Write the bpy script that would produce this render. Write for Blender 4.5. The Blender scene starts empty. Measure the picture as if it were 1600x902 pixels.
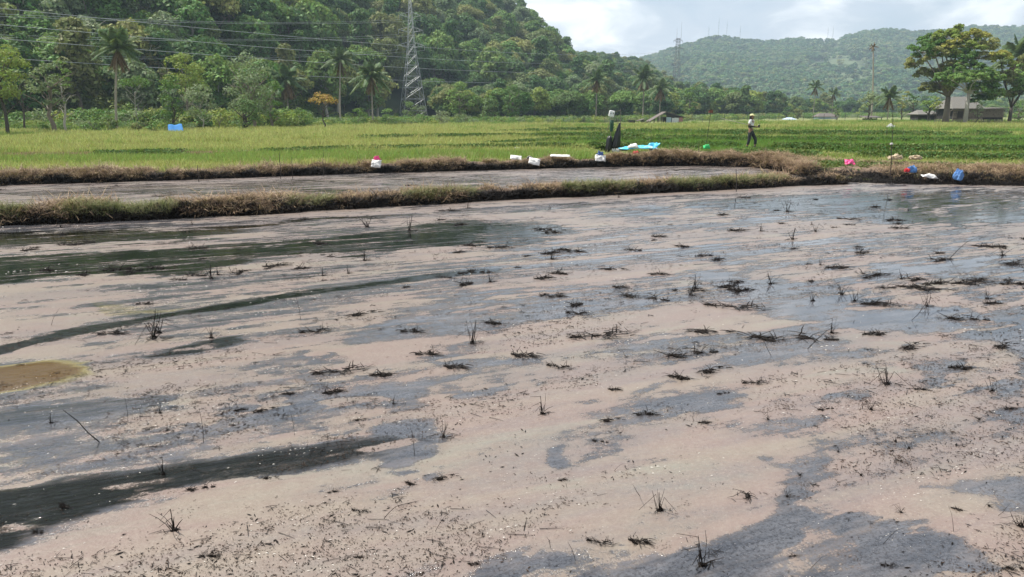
import bpy, math, random
import numpy as np
from mathutils import Vector, Matrix, Euler

# ------------------------------------------------------------------ camera, world, sun, exposure
SC = bpy.context.scene
COL = SC.collection
F = 1164.0                       # focal length in pixels of the 1600 px wide photograph
CAM_H = 1.8
PITCH = math.atan(271 / F)
CP, SP = math.cos(PITCH), math.sin(PITCH)
cam = bpy.data.objects.new('camera', bpy.data.cameras.new('camera'))
COL.objects.link(cam)
cam.location = (0, 0, CAM_H)
cam.rotation_euler = (math.radians(90) - PITCH, 0, 0)
cam.data.lens = 36 * F / 1600
cam.data.clip_start = 0.05
cam.data.clip_end = 20000
SC.camera = cam

SUN_EL, SUN_AZ = 60.0, -68.0      # azimuth: degrees right of the viewing direction (+Y)
sl = bpy.data.lights.new('sun', 'SUN')
sl.energy = 5.0
sl.angle = math.radians(0.53)
sl.color = (1.0, 0.955, 0.88)
sun = bpy.data.objects.new('sun', sl)
COL.objects.link(sun)
sd = Vector((math.sin(math.radians(SUN_AZ)) * math.cos(math.radians(SUN_EL)),
             math.cos(math.radians(SUN_AZ)) * math.cos(math.radians(SUN_EL)),
             math.sin(math.radians(SUN_EL))))
sun.rotation_euler = sd.to_track_quat('Z', 'Y').to_euler()

W = bpy.data.worlds.new('World')
SC.world = W
W.use_nodes = True
wt = W.node_tree
wt.nodes.clear()
def WN(t, **k):
    n = wt.nodes.new(t)
    for a, b in k.items(): setattr(n, a, b)
    return n
w_out = WN('ShaderNodeOutputWorld')
w_sky = WN('ShaderNodeTexSky', sky_type='NISHITA')
w_sky.sun_disc = False
w_sky.sun_elevation = math.radians(SUN_EL)
w_sky.sun_rotation = math.radians(SUN_AZ)
w_sky.dust_density = 1.5
w_b1 = WN('ShaderNodeBackground'); w_b1.inputs['Strength'].default_value = 0.10
w_b2 = WN('ShaderNodeBackground'); w_b2.inputs['Strength'].default_value = 1.0
wt.links.new(w_sky.outputs[0], w_b1.inputs['Color'])
w_tc = WN('ShaderNodeTexCoord')
w_mp = WN('ShaderNodeMapping'); w_mp.inputs['Scale'].default_value = (2.2, 2.2, 6.5)
w_mp.inputs['Location'].default_value = (0.31, 0.0, 0.12)
wt.links.new(w_tc.outputs['Generated'], w_mp.inputs['Vector'])
w_n1 = WN('ShaderNodeTexNoise'); w_n1.inputs['Scale'].default_value = 1.6; w_n1.inputs['Detail'].default_value = 9
w_n1.inputs['Roughness'].default_value = 0.52; w_n1.inputs['Distortion'].default_value = 0.4
w_n2 = WN('ShaderNodeTexNoise'); w_n2.inputs['Scale'].default_value = 3.4; w_n2.inputs['Detail'].default_value = 8
w_n2.inputs['Roughness'].default_value = 0.5; w_n2.inputs['Distortion'].default_value = 0.5
wt.links.new(w_mp.outputs[0], w_n1.inputs['Vector']); wt.links.new(w_mp.outputs[0], w_n2.inputs['Vector'])
w_r1 = WN('ShaderNodeValToRGB')
w_r1.color_ramp.elements[0].position = 0.30; w_r1.color_ramp.elements[0].color = (0.45, 0.45, 0.45, 1)
w_r1.color_ramp.elements[1].position = 0.50; w_r1.color_ramp.elements[1].color = (1, 1, 1, 1)
w_r2 = WN('ShaderNodeValToRGB')
e = w_r2.color_ramp.elements
e[0].position = 0.36; e[0].color = (0.42, 0.48, 0.56, 1)
e[1].position = 0.64; e[1].color = (0.92, 0.92, 0.92, 1)
e.new(0.50).color = (0.50, 0.54, 0.60, 1)
e.new(0.585).color = (0.72, 0.74, 0.77, 1)
wt.links.new(w_n1.outputs['Fac'], w_r1.inputs[0]); wt.links.new(w_n2.outputs['Fac'], w_r2.inputs[0])
w_sx = WN('ShaderNodeSeparateXYZ'); wt.links.new(w_tc.outputs['Generated'], w_sx.inputs[0])
w_el = WN('ShaderNodeMapRange', interpolation_type='SMOOTHSTEP'); wt.links.new(w_sx.outputs[2], w_el.inputs[0])
w_el.inputs[1].default_value = 0.10; w_el.inputs[2].default_value = 0.65; w_el.inputs[3].default_value = 1.16; w_el.inputs[4].default_value = 0.62
wt.links.new(w_el.outputs[0], w_b2.inputs['Strength'])
wt.links.new(w_r2.outputs[0], w_b2.inputs['Color'])
w_mx = WN('ShaderNodeMixShader')
wt.links.new(w_r1.outputs[0], w_mx.inputs[0]); wt.links.new(w_b1.outputs[0], w_mx.inputs[1]); wt.links.new(w_b2.outputs[0], w_mx.inputs[2])
wt.links.new(w_mx.outputs[0], w_out.inputs['Surface'])

SC.view_settings.view_transform = 'Standard'
SC.view_settings.look = 'None'
SC.view_settings.gamma = 1
SC.view_settings.use_curve_mapping = False
SC.view_settings.exposure = 0.58
SC.cycles.max_bounces = 6
SC.cycles.transparent_max_bounces = 8
SC.cycles.volume_bounces = 0
SC.cycles.caustics_reflective = False

rnd = random.Random(7)
rng = np.random.default_rng(7)

# ------------------------------------------------------------------ helpers
def ray(px, py):
    dx, dy = (px - 800) / F, -(py - 451) / F
    return dx, CP + dy * SP, -SP + dy * CP
def at(px, py, z=0.0):                        # photograph pixel -> point on the level plane z
    x, y, zz = ray(px, py)
    t = (z - CAM_H) / zz
    return np.array([x * t, y * t, z])
def at_depth(px, py, Y):                      # photograph pixel -> point at distance Y
    x, y, zz = ray(px, py)
    t = Y / y
    return np.array([x * t, Y, CAM_H + zz * t])
def to_px(P):
    P = np.asarray(P, float)
    X, Y, Z = P[..., 0], P[..., 1], P[..., 2] - CAM_H
    d = Y * CP - Z * SP
    u = Y * SP + Z * CP
    return 800 + F * X / d, 451 - F * u / d
def sstep(a, b, x):
    t = np.clip((np.asarray(x, float) - a) / (b - a), 0, 1)
    return t * t * (3 - 2 * t)

_perm = np.random.default_rng(99).permutation(4096)
def _h(i, j, s):
    return _perm[(_perm[(i + s * 131) & 4095] + j) & 4095] / 4095.0
def vnoise(x, y, s=0):
    x = np.asarray(x, float); y = np.asarray(y, float)
    i = np.floor(x).astype(int); j = np.floor(y).astype(int)
    fx = x - i; fy = y - j
    fx = fx * fx * (3 - 2 * fx); fy = fy * fy * (3 - 2 * fy)
    a = _h(i, j, s); b = _h(i + 1, j, s); c = _h(i, j + 1, s); d = _h(i + 1, j + 1, s)
    return (a * (1 - fx) + b * fx) * (1 - fy) + (c * (1 - fx) + d * fx) * fy
def fbm(x, y, o=4, s=0):
    v = 0; a = 0.5; n = 0
    for k in range(o):
        v = v + a * vnoise(np.asarray(x) * 2 ** k + 17.3 * k, np.asarray(y) * 2 ** k + 5.1 * k, s + k); n += a; a *= 0.5
    return v / n

class MB:                                     # collects geometry for one mesh
    def __init__(s): s.v = []; s.f = []; s.n = 0
    def add(s, v, f):
        v = np.asarray(v, float).reshape(-1, 3)
        s.f += [tuple(int(i) + s.n for i in q) for q in f]
        s.v.append(v); s.n += len(v)
    def box(s, c, size, rot=None):
        sx, sy, sz = [q / 2 for q in size]
        v = np.array([(x, y, z) for x in (-sx, sx) for y in (-sy, sy) for z in (-sz, sz)])
        if rot is not None: v = v @ np.array(Euler(rot).to_matrix()).T
        s.add(v + np.array(c), [(0, 1, 3, 2), (4, 6, 7, 5), (0, 4, 5, 1), (2, 3, 7, 6), (0, 2, 6, 4), (1, 5, 7, 3)])
    def tube(s, pts, rad, n=6, cap=True):
        pts = [np.asarray(p, float) for p in pts]
        if np.isscalar(rad): rad = [rad] * len(pts)
        vs = []
        for i, p in enumerate(pts):
            d = pts[min(i + 1, len(pts) - 1)] - pts[max(i - 1, 0)]
            d = d / (np.linalg.norm(d) + 1e-9)
            a = np.array([0, 0, 1.0]) if abs(d[2]) < 0.9 else np.array([1.0, 0, 0])
            u = np.cross(d, a); u /= np.linalg.norm(u); w = np.cross(d, u)
            for k in range(n):
                t = 2 * math.pi * k / n
                vs.append(p + rad[i] * (u * math.cos(t) + w * math.sin(t)))
        f = []
        for i in range(len(pts) - 1):
            for k in range(n):
                f.append((i * n + k, i * n + (k + 1) % n, (i + 1) * n + (k + 1) % n, (i + 1) * n + k))
        if cap:
            f.append(tuple(range(n))[::-1]); f.append(tuple((len(pts) - 1) * n + k for k in range(n)))
        s.add(vs, f)
    def blob(s, c, r, seed=0, rough=0.15, nu=14, nv=9, flat=None):
        vs = []
        for j in range(nv + 1):
            th = math.pi * j / nv
            for i in range(nu):
                ph = 2 * math.pi * i / nu
                d = np.array([math.sin(th) * math.cos(ph), math.sin(th) * math.sin(ph), math.cos(th)])
                k = 1 + rough * (2 * float(vnoise(d[0] * 2.3 + seed * 3.1 + 50, d[1] * 2.3 + d[2] * 1.7 + 50, seed)) - 1)
                q = d * k * np.array(r)
                if flat is not None and q[2] < flat: q[2] = flat
                vs.append(np.array(c) + q)
        f = [(j * nu + i, (j + 1) * nu + i, (j + 1) * nu + (i + 1) % nu, j * nu + (i + 1) % nu) for j in range(nv) for i in range(nu)]
        s.add(vs, f)
    def quads(s, V):                          # V: (n,4,3)
        n = len(V)
        base = s.n + 4 * np.arange(n)[:, None] + np.arange(4)
        s.f += [tuple(q) for q in base.tolist()]
        s.v.append(V.reshape(-1, 3)); s.n += 4 * n
    def mesh(s, name, mat, smooth=False):
        me = bpy.data.meshes.new(name)
        v = np.concatenate(s.v) if s.v else np.zeros((0, 3))
        me.from_pydata(v.tolist(), [], s.f)
        if mat: me.materials.append(mat)
        if smooth: me.polygons.foreach_set('use_smooth', [True] * len(me.polygons))
        me.update()
        return me
    def build(s, name, mat, parent=None, smooth=False):
        return link(name, s.mesh(name, mat, smooth), parent)

def link(name, me, parent=None):
    o = bpy.data.objects.new(name, me)
    COL.objects.link(o)
    if parent: o.parent = parent
    return o
def tag(o, label=None, cat=None, group=None, kind=None):
    if label: o['label'] = label
    if cat: o['category'] = cat
    if group: o['group'] = group
    if kind: o['kind'] = kind
    return o
def empty(name, loc, rz=0, label=None, cat=None, group=None, scale=None):
    o = bpy.data.objects.new(name, None)
    o.empty_display_size = 0.2
    COL.objects.link(o)
    o.location = tuple(float(q) for q in loc); o.rotation_euler = (0, 0, rz)
    if scale is not None: o.scale = scale if hasattr(scale, '__len__') else (scale,) * 3
    return tag(o, label, cat, group)
def copy_tree(o, parent=None):
    c = o.copy(); COL.objects.link(c)
    if parent: c.parent = parent
    for ch in list(o.children): copy_tree(ch, c)
    return c

# ------------------------------------------------------------------ materials
class NT:
    def __init__(s, name):
        s.m = bpy.data.materials.new(name); s.m.use_nodes = True
        s.t = s.m.node_tree; s.t.nodes.clear()
        s.out = s.t.nodes.new('ShaderNodeOutputMaterial')
    def n(s, typ, props=None, **ins):
        nd = s.t.nodes.new(typ)
        for k, v in (props or {}).items(): setattr(nd, k, v)
        for k, v in ins.items(): s.set(nd, k.replace('_', ' '), v)
        return nd
    def set(s, nd, k, v):
        i = nd.inputs[int(k)] if k.isdigit() else nd.inputs[k]
        if isinstance(v, bpy.types.NodeSocket): s.t.links.new(v, i)
        else: i.default_value = v
    def math(s, op, a, b=0.0, c=0.0, clamp=False):
        nd = s.t.nodes.new('ShaderNodeMath'); nd.operation = op; nd.use_clamp = clamp
        for i, v in enumerate((a, b, c)): s.set(nd, str(i), v)
        return nd.outputs[0]
    def mix(s, f, a, b, blend='MIX'):
        nd = s.t.nodes.new('ShaderNodeMix'); nd.data_type = 'RGBA'; nd.blend_type = blend
        s.set(nd, '0', f)
        for k, v in ((6, a), (7, b)):
            if isinstance(v, bpy.types.NodeSocket): s.t.links.new(v, nd.inputs[k])
            else: nd.inputs[k].default_value = (*v, 1) if len(v) == 3 else v
        return nd.outputs[2]
    def noise(s, vec, scale, detail=4, rough=0.5, dist=0.0):
        nd = s.n('ShaderNodeTexNoise', None, Scale=scale, Detail=detail, Roughness=rough, Distortion=dist)
        if vec is not None: s.set(nd, 'Vector', vec)
        return nd.outputs['Fac']
    def map(s, vec, scale=(1, 1, 1), rot=(0, 0, 0), loc=(0, 0, 0)):
        return s.n('ShaderNodeMapping', None, Vector=vec, Scale=scale, Rotation=rot, Location=loc).outputs[0]
    def ss(s, v, a, b, lo=0.0, hi=1.0):
        nd = s.n('ShaderNodeMapRange', {'interpolation_type': 'SMOOTHSTEP'}, Value=v)
        nd.inputs[1].default_value = a; nd.inputs[2].default_value = b; nd.inputs[3].default_value = lo; nd.inputs[4].default_value = hi
        return nd.outputs[0]
    def pos(s): return s.n('ShaderNodeNewGeometry').outputs['Position']
    def obj(s): return s.n('ShaderNodeTexCoord').outputs['Object']
    def end(s, sh): s.t.links.new(sh, s.out.inputs['Surface']); return s.m
    def bsdf(s, col, rough=0.7, **k):
        b = s.n('ShaderNodeBsdfPrincipled')
        s.set(b, 'Base Color', (*col, 1) if isinstance(col, tuple) and len(col) == 3 else col)
        s.set(b, 'Roughness', rough)
        for a, v in k.items(): s.set(b, a.replace('_', ' '), v)
        return b
def plain(name, col, rough=0.7, var=0.25, scale=6.0, bump=0.0, dirt=None, metal=0.0):
    t = NT(name); p = t.obj()
    nz = t.noise(p, scale, 6, 0.6)
    c = t.mix(nz, tuple(q * (1 - var) for q in col), tuple(min(1, q * (1 + var)) for q in col))
    if dirt:
        d = t.ss(t.noise(p, scale * 0.6, 7, 0.7, 0.5), 0.52, 0.66)
        c = t.mix(d, c, dirt)
    b = t.bsdf(c, rough, Metallic=metal)
    if bump:
        bp = t.n('ShaderNodeBump', None, Strength=bump, Distance=0.02, Height=t.noise(p, scale * 4, 5, 0.6))
        t.set(b, 'Normal', bp.outputs[0])
    return t.end(b.outputs[0])
def leafmat(name, ca, cb, tr=0.3, cc=None):
    t = NT(name)
    r = t.n('ShaderNodeObjectInfo').outputs['Random']
    isl = t.n('ShaderNodeNewGeometry').outputs['Random Per Island']
    c = t.mix(r, ca, cb)
    if cc: c = t.mix(t.ss(t.math('FRACT', t.math('MULTIPLY', r, 7.31)), 0.62, 0.9), c, cc)
    k = t.math('MULTIPLY_ADD', isl, 0.9, 0.6)
    hv = t.n('ShaderNodeHueSaturation', None, Color=c, Value=k)
    t.set(hv, 'Hue', t.math('MULTIPLY_ADD', isl, 0.05, 0.475))
    b = t.bsdf(hv.outputs[0], 0.6, Specular_IOR_Level=0.2)
    tl = t.n('ShaderNodeBsdfTranslucent', None, Color=t.mix(0.5, hv.outputs[0], (0.16, 0.20, 0.02)))
    mx = t.n('ShaderNodeMixShader', None, Fac=tr)
    t.t.links.new(b.outputs[0], mx.inputs[1]); t.t.links.new(tl.outputs[0], mx.inputs[2])
    return t.end(mx.outputs[0])

M = {}
M['leaf_dark'] = leafmat('leaf_dark', (0.067, 0.143, 0.046), (0.112, 0.192, 0.057), 0.32, (0.210, 0.224, 0.081))
M['leaf_mid'] = leafmat('leaf_mid', (0.122, 0.237, 0.056), (0.213, 0.318, 0.081), 0.35, (0.321, 0.324, 0.112))
M['leaf_bright'] = leafmat('leaf_bright', (0.10, 0.20, 0.045), (0.15, 0.25, 0.06), 0.38)
M['leaf_yellow'] = leafmat('leaf_yellow', (0.242, 0.319, 0.066), (0.308, 0.352, 0.077), 0.38)
M['leaf_gold'] = leafmat('leaf_gold', (0.36, 0.34, 0.06), (0.34, 0.33, 0.07), 0.35)
M['leaf_orange'] = leafmat('leaf_orange', (0.42, 0.28, 0.06), (0.40, 0.25, 0.06), 0.3)
M['leaf_grey'] = leafmat('leaf_grey', (0.192, 0.264, 0.132), (0.264, 0.312, 0.168), 0.35)
M['leaf_far'] = leafmat('leaf_far', (0.054, 0.138, 0.060), (0.108, 0.204, 0.078), 0.28, (0.156, 0.216, 0.084))
M['frond'] = leafmat('frond', (0.12, 0.19, 0.08), (0.17, 0.22, 0.11), 0.3)
M['frond_dead'] = leafmat('frond_dead', (0.20, 0.13, 0.07), (0.17, 0.11, 0.06), 0.2)
M['grass_green'] = leafmat('grass_green', (0.20, 0.34, 0.07), (0.27, 0.37, 0.09), 0.45, (0.38, 0.38, 0.14))
M['grass_lush'] = leafmat('grass_lush', (0.15, 0.31, 0.055), (0.19, 0.34, 0.07), 0.45)
M['grass_yellow'] = leafmat('grass_yellow', (0.44, 0.45, 0.15), (0.52, 0.50, 0.19), 0.45, (0.30, 0.40, 0.11))
M['weed_dark'] = leafmat('weed_dark', (0.05, 0.125, 0.03), (0.09, 0.17, 0.04), 0.35, (0.17, 0.21, 0.07))
M['straw'] = leafmat('straw', (0.44, 0.32, 0.21), (0.30, 0.205, 0.13), 0.25, (0.13, 0.085, 0.055))
M['bund_green'] = leafmat('bund_green', (0.15, 0.18, 0.07), (0.24, 0.23, 0.11), 0.3, (0.34, 0.28, 0.17))
t = NT('oiled_stalk')
M['oiled'] = t.end(t.bsdf(t.mix(t.noise(t.obj(), 12, 3), (0.005, 0.0045, 0.004), (0.018, 0.012, 0.009)), 0.6, Specular_IOR_Level=0.15).outputs[0])
t = NT('oiled_stalk_brown')
M['oiled_brown'] = t.end(t.bsdf(t.mix(t.noise(t.obj(), 12, 3), (0.02, 0.012, 0.008), (0.075, 0.042, 0.024)), 0.7, Specular_IOR_Level=0.15).outputs[0])
M['bark'] = plain('bark', (0.20, 0.165, 0.13), 0.9, 0.4, 5, 0.6)
M['bark_pale'] = plain('bark_pale', (0.42, 0.39, 0.34), 0.9, 0.3, 5, 0.5)
M['bark_dark'] = plain('bark_dark', (0.07, 0.058, 0.045), 0.9, 0.3, 5, 0.5)
M['palm_bark'] = plain('palm_bark', (0.33, 0.29, 0.24), 0.9, 0.3, 8, 0.5)
M['steel'] = plain('galvanised_steel', (0.46, 0.48, 0.49), 0.5, 0.15, 2, 0, metal=0.3)
M['wire'] = plain('wire', (0.36, 0.38, 0.39), 0.45, 0.1, 2)
M['mast'] = plain('mast', (0.16, 0.16, 0.17), 0.6, 0.2, 2)
M['grass_pale'] = leafmat('grass_pale', (0.33, 0.40, 0.12), (0.38, 0.42, 0.14), 0.45, (0.24, 0.36, 0.08))
M['wood'] = plain('weathered_wood', (0.21, 0.175, 0.14), 0.85, 0.4, 4, 0.5)
M['wood_dark'] = plain('dark_wood', (0.045, 0.035, 0.03), 0.85, 0.4, 4, 0.4)
# ------------------------------------------------------------------ ground levels and the bund lines
far_px = [(-260, 300), (0, 290), (200, 284), (400, 277), (600, 270), (800, 265), (900, 262), (1000, 260), (1100, 259), (1180, 262), (1230, 268), (1275, 280), (1340, 287), (1450, 289), (1600, 291), (1900, 303)]
FARL = np.array([at(*q)[:2] for q in far_px])
mid_px = [(-260, 366), (0, 352), (200, 345), (400, 335), (600, 323), (800, 312), (1000, 303), (1150, 296), (1250, 290), (1330, 288)]
MIDL = np.array([at(*q)[:2] for q in mid_px])
FX = np.concatenate([[-60], FARL[:, 0], [60]])
FY = np.concatenate([[FARL[0, 1] - 14], FARL[:, 1], [FARL[-1, 1] - 10]])
def yfar(x): return np.interp(x, FX, FY)
def gz(x, y):                                 # height of the ground
    x = np.asarray(x, float); y = np.asarray(y, float)
    d = y - yfar(x)
    s = x / np.maximum(y, 1)
    fld = 0.10 + 0.48 * sstep(45, 100, y) * sstep(0.05, 0.45, s) + 0.5 * sstep(120, 400, y)
    fld = fld + 0.05 * (fbm(x * 0.35, y * 0.5, 3, 3) - 0.5)
    # low ridges of the terraced beds on the right
    for (d0, w, h) in ((9.0, 0.7, 0.14), (15.5, 0.8, 0.18), (25, 1.0, 0.20), (40, 1.4, 0.22), (62, 2, 0.25)):
        dd = (d - d0 + 1.2 * (fbm(x * 0.08, x * 0 + d0, 2, 5) - 0.5)) / w
        fld = fld + 1.0 * h * np.exp(-dd * dd) * sstep(-0.05, 0.08, s)
    for (d0, w, h) in ((9.5, 1.0, 0.12), (27, 1.3, 0.12)):
        dd = (d - d0 + 3 * (fbm(x * 0.05, x * 0 + d0, 2, 6) - 0.5)) / w
        fld = fld + h * np.exp(-dd * dd) * (1 - sstep(-0.05, 0.08, s))
    return np.where(d > 0.9, fld, np.where(d > 0.2, -0.3 + (fld + 0.3) * sstep(0.2, 0.9, d), -0.3))
def on_ground(px, py):
    z = 0.1
    for _ in range(12):
        p = at(px, py, z); z = 0.5 * z + 0.5 * float(gz(p[0], p[1]))
    p = at(px, py, z); p[2] = float(gz(p[0], p[1]))
    return p
def ground_at(px, Y):
    z = float(gz((px - 800) / F * Y, Y))
    X = (px - 800) / F * (Y * CP - (z - CAM_H) * SP)
    return np.array([X, Y, float(gz(X, Y))])

def grid_mesh(name, X, Y, Z, mat, smooth=True):
    n, m = X.shape
    v = np.stack([X, Y, Z], -1).reshape(-1, 3)
    i = np.arange(n - 1)[:, None] * m + np.arange(m - 1)[None]
    f = np.stack([i, i + 1, i + m + 1, i + m], -1).reshape(-1, 4)
    me = bpy.data.meshes.new(name)
    me.vertices.add(len(v)); me.vertices.foreach_set('co', v.ravel())
    me.loops.add(f.size); me.loops.foreach_set('vertex_index', f.ravel().astype(np.int32))
    me.polygons.add(len(f)); me.polygons.foreach_set('loop_start', (np.arange(len(f)) * 4).astype(np.int32))
    me.polygons.foreach_set('use_smooth', [smooth] * len(f))
    me.update(calc_edges=True); me.validate()
    me.materials.append(mat)
    return me

# ground material: grass soil, yellowish on the left, greener with bare patches on the right
t = NT('field_soil'); p = t.pos()
n1 = t.noise(t.map(p, (0.05, 0.16, 1)), 1.0, 6, 0.6); n2 = t.noise(p, 2.2, 6, 0.65); n3 = t.noise(p, 14, 4, 0.6)
c = t.mix(t.ss(n1, 0.4, 0.6), (0.20, 0.26, 0.07), (0.30, 0.30, 0.11))
c = t.mix(t.ss(n2, 0.52, 0.7), c, (0.24, 0.18, 0.10))
c = t.mix(t.ss(n3, 0.35, 0.7, 0.0, 0.6), c, (0.05, 0.075, 0.02))
b = t.bsdf(c, 0.9)
t.set(b, 'Normal', t.n('ShaderNodeBump', None, Strength=0.9, Distance=0.15, Height=n3).outputs[0])
M['soil'] = t.end(b.outputs[0])
ang = np.radians(np.concatenate([np.linspace(-90, -42, 20)[:-1], np.linspace(-42, 42, 361), np.linspace(42, 90, 20)[1:]]))
rr = np.concatenate([[0.3], np.geomspace(2, 160, 300), np.geomspace(170, 6000, 40)])
Rg, Ag = np.meshgrid(rr, ang, indexing='ij')
Xg = Rg * np.sin(Ag); Yg = Rg * np.cos(Ag)
g = link('ground', grid_mesh('ground', Xg, Yg, gz(Xg, Yg), M['soil'])); tag(g, kind='structure')
mb = MB(); mb.add([(-6000, 0.1, -0.3), (6000, 0.1, -0.3), (6000, -3000, -0.3), (-6000, -3000, -0.3)], [(3, 2, 1, 0)])
g = mb.build('ground', M['soil']); tag(g, kind='structure')

# ------------------------------------------------------------------ the oily water of the paddies
def seg_sdf(px, py, poly):                    # signed distance in the (bearing, 1/distance) plane, <0 inside
    poly = np.array(poly, float); n = len(poly)
    best = np.full(px.shape, 1e9); inside = np.zeros(px.shape, bool)
    for i in range(n):
        a = poly[i]; b_ = poly[(i + 1) % n]
        e_ = b_ - a; wx = px - a[0]; wy = py - a[1]
        tt = np.clip((wx * e_[0] + wy * e_[1]) / (e_ @ e_), 0, 1)
        # depth differences weigh more than sideways ones (foreshortening)
        best = np.minimum(best, np.hypot((wx - e_[0] * tt) * 0.45, (wy - e_[1] * tt)))
        cond = ((a[1] > py) != (b_[1] > py)) & (px < (b_[0] - a[0]) * (py - a[1]) / (b_[1] - a[1] + 1e-12) + a[0])
        inside ^= cond
    return np.where(inside, -best, best)
# outlines of the open patches: (outline, darkness, feather, strength)
PATCH = [
 ([(735, 930), (755, 870), (850, 842), (960, 838), (1060, 850), (1130, 850), (1185, 812), (1215, 795), (1238, 742), (1300, 758), (1370, 795), (1430, 832), (1500, 862), (1545, 885), (1560, 930)], 0.42, 9, 1),
 ([(1180, 715), (1290, 725), (1330, 745), (1300, 765), (1230, 750)], 0.25, 8, .7),
 ([(1480, 765), (1600, 738), (1750, 720), (1750, 800), (1600, 800), (1540, 790)], 0.35, 8, .9),
 ([(1200, 600), (1260, 585), (1350, 592), (1370, 610), (1290, 622), (1215, 615)], 0.4, 7, .8),
 ([(1460, 500), (1530, 485), (1800, 470), (1800, 600), (1640, 575), (1540, 545), (1480, 535)], 0.55, 8, 1),
 ([(1080, 430), (1160, 425), (1290, 440), (1460, 470), (1560, 490), (1440, 535), (1330, 520), (1200, 480), (1100, 465)], 0.45, 8, .9),
 ([(1360, 405), (1500, 395), (1750, 385), (1750, 435), (1600, 440), (1450, 448), (1350, 440)], 0.2, 7, .85),
 ([(1420, 560), (1540, 560), (1660, 590), (1600, 620), (1480, 600)], 0.3, 8, .8),
 ([(825, 700), (850, 692), (872, 705), (878, 728), (845, 738), (830, 722)], 0.42, 5, 1),
 ([(700, 600), (760, 592), (810, 600), (800, 615), (730, 620)], 0.35, 6, .8),
 ([(960, 625), (1040, 605), (1100, 612), (1160, 622), (1110, 640), (1000, 640)], 0.35, 6, .8),
 ([(1130, 655), (1260, 642), (1360, 650), (1300, 675), (1180, 680)], 0.3, 8, .65),
 ([(1380, 690), (1520, 670), (1620, 670), (1560, 700), (1440, 712)], 0.25, 8, .5),
 ([(540, 705), (600, 660), (680, 655), (690, 690), (650, 730), (630, 770), (580, 760), (545, 740)], 0.42, 7, .95),
 ([(280, 665), (400, 625), (560, 595), (720, 585), (660, 635), (560, 645), (420, 675), (300, 688)], 0.42, 7, .85),
 ([(0, 735), (-200, 790), (-200, 940), (0, 870), (180, 800), (300, 765), (420, 745), (560, 735), (640, 700), (560, 685), (430, 690), (280, 700), (150, 718)], 0.78, 9, 1),
 ([(-60, 760), (80, 745), (200, 745), (240, 765), (120, 800), (-60, 850)], 0.95, 14, .9),
 ([(0, 650), (-120, 670), (-120, 710), (60, 682), (200, 655), (300, 628), (290, 612), (180, 615), (90, 632)], 0.6, 7, .95),
 ([(180, 560), (250, 535), (340, 520), (400, 518), (360, 535), (290, 555), (200, 568)], 0.85, 5, 1),
 ([(-60, 556), (0, 540), (120, 512), (300, 480), (500, 449), (700, 425), (790, 417), (785, 424), (640, 440), (480, 464), (300, 489), (120, 525), (0, 552), (-60, 570)], 1.0, 2.5, 1.25),
 ([(-200, 412), (0, 400), (200, 390), (480, 375), (650, 372), (600, 392), (450, 408), (300, 424), (100, 440), (0, 443), (-200, 460)], 1.0, 5, 1.35),
 ([(540, 372), (620, 352), (720, 343), (850, 352), (900, 365), (800, 383), (680, 388), (580, 385)], 1.0, 5, 1.3),
 ([(-200, 380), (0, 364), (300, 352), (620, 330), (600, 342), (430, 355), (320, 372), (100, 385), (-200, 400)], 0.95, 4, 1.05),
 ([(-200, 470), (0, 470), (90, 468), (70, 482), (0, 488), (-200, 498)], 0.5, 6, .8),
 ([(240, 458), (330, 452), (400, 455), (330, 466), (250, 468)], 0.4, 4, .8),
 ([(500, 515), (640, 482), (760, 458), (930, 450), (1090, 445), (1110, 462), (960, 485), (860, 505), (700, 520), (560, 530)], 0.4, 8, .85),
 ([(650, 555), (740, 538), (860, 545), (900, 560), (780, 572), (700, 572)], 0.35, 7, .8),
 ([(900, 540), (990, 515), (1080, 520), (1130, 545), (1040, 560), (940, 560)], 0.3, 8, .6),
 ([(860, 340), (1000, 318), (1160, 305), (1300, 296), (1600, 293), (1800, 300), (1800, 340), (1600, 347), (1440, 360), (1390, 350), (1240, 338), (1120, 330), (1000, 345)], 0.8, 6, .95),
 ([(1180, 312), (1290, 303), (1400, 306), (1430, 328), (1300, 338), (1200, 330)], 1.0, 4, 1.35),
 ([(1395, 353), (1480, 344), (1620, 332), (1760, 335), (1620, 347), (1500, 357)], 1.0, 3, 1.35),
 ([(1240, 385), (1330, 370), (1400, 366), (1380, 380), (1300, 388)], 0.3, 6, .7),
 ([(1080, 395), (1200, 385), (1350, 400), (1340, 425), (1200, 420), (1100, 412)], 0.25, 9, .55),
]
STAIN = [
 ([(-100, 592), (0, 585), (60, 575), (135, 570), (110, 590), (50, 608), (0, 622), (-100, 650)], 1.0, 8),
 ([(-60, 700), (40, 690), (140, 690), (80, 720), (0, 740), (-60, 750)], 0.14, 14),
 ([(100, 610), (170, 595), (220, 598), (160, 615)], 0.2, 9),
 ([(150, 478), (280, 470), (260, 478), (170, 490)], 0.35, 5),
]
rows = 1 / np.linspace(1 / 1.7, 1 / 75.0, 640)
cols = np.linspace(-1.35, 1.35, 620)
Yw, Cw = np.meshgrid(rows, cols, indexing='ij')
Xw = Cw * (Yw + 0.4)
ppx, ppy = to_px(np.stack([Xw, Yw, Xw * 0], -1))
th = math.radians(24)
Ua = (Xw * math.cos(th) + Yw * math.sin(th)); Va = (-Xw * math.sin(th) + Yw * math.cos(th))
sc_ = 6.0 / Yw                                 # wobble of the outlines
wx = (fbm(Ua * 0.8, Va * 2.2, 5, 11) - 0.5); wy = (fbm(Ua * 0.9 + 40, Va * 2.4 + 9, 5, 12) - 0.5)
qx = ppx + wx * 150 * np.clip(sc_, 0.25, 1.4); qy = ppy + wy * 46 * np.clip(sc_, 0.18, 1.5)
scum = np.ones_like(Xw); dark = np.zeros_like(Xw); stain = np.zeros_like(Xw)
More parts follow.
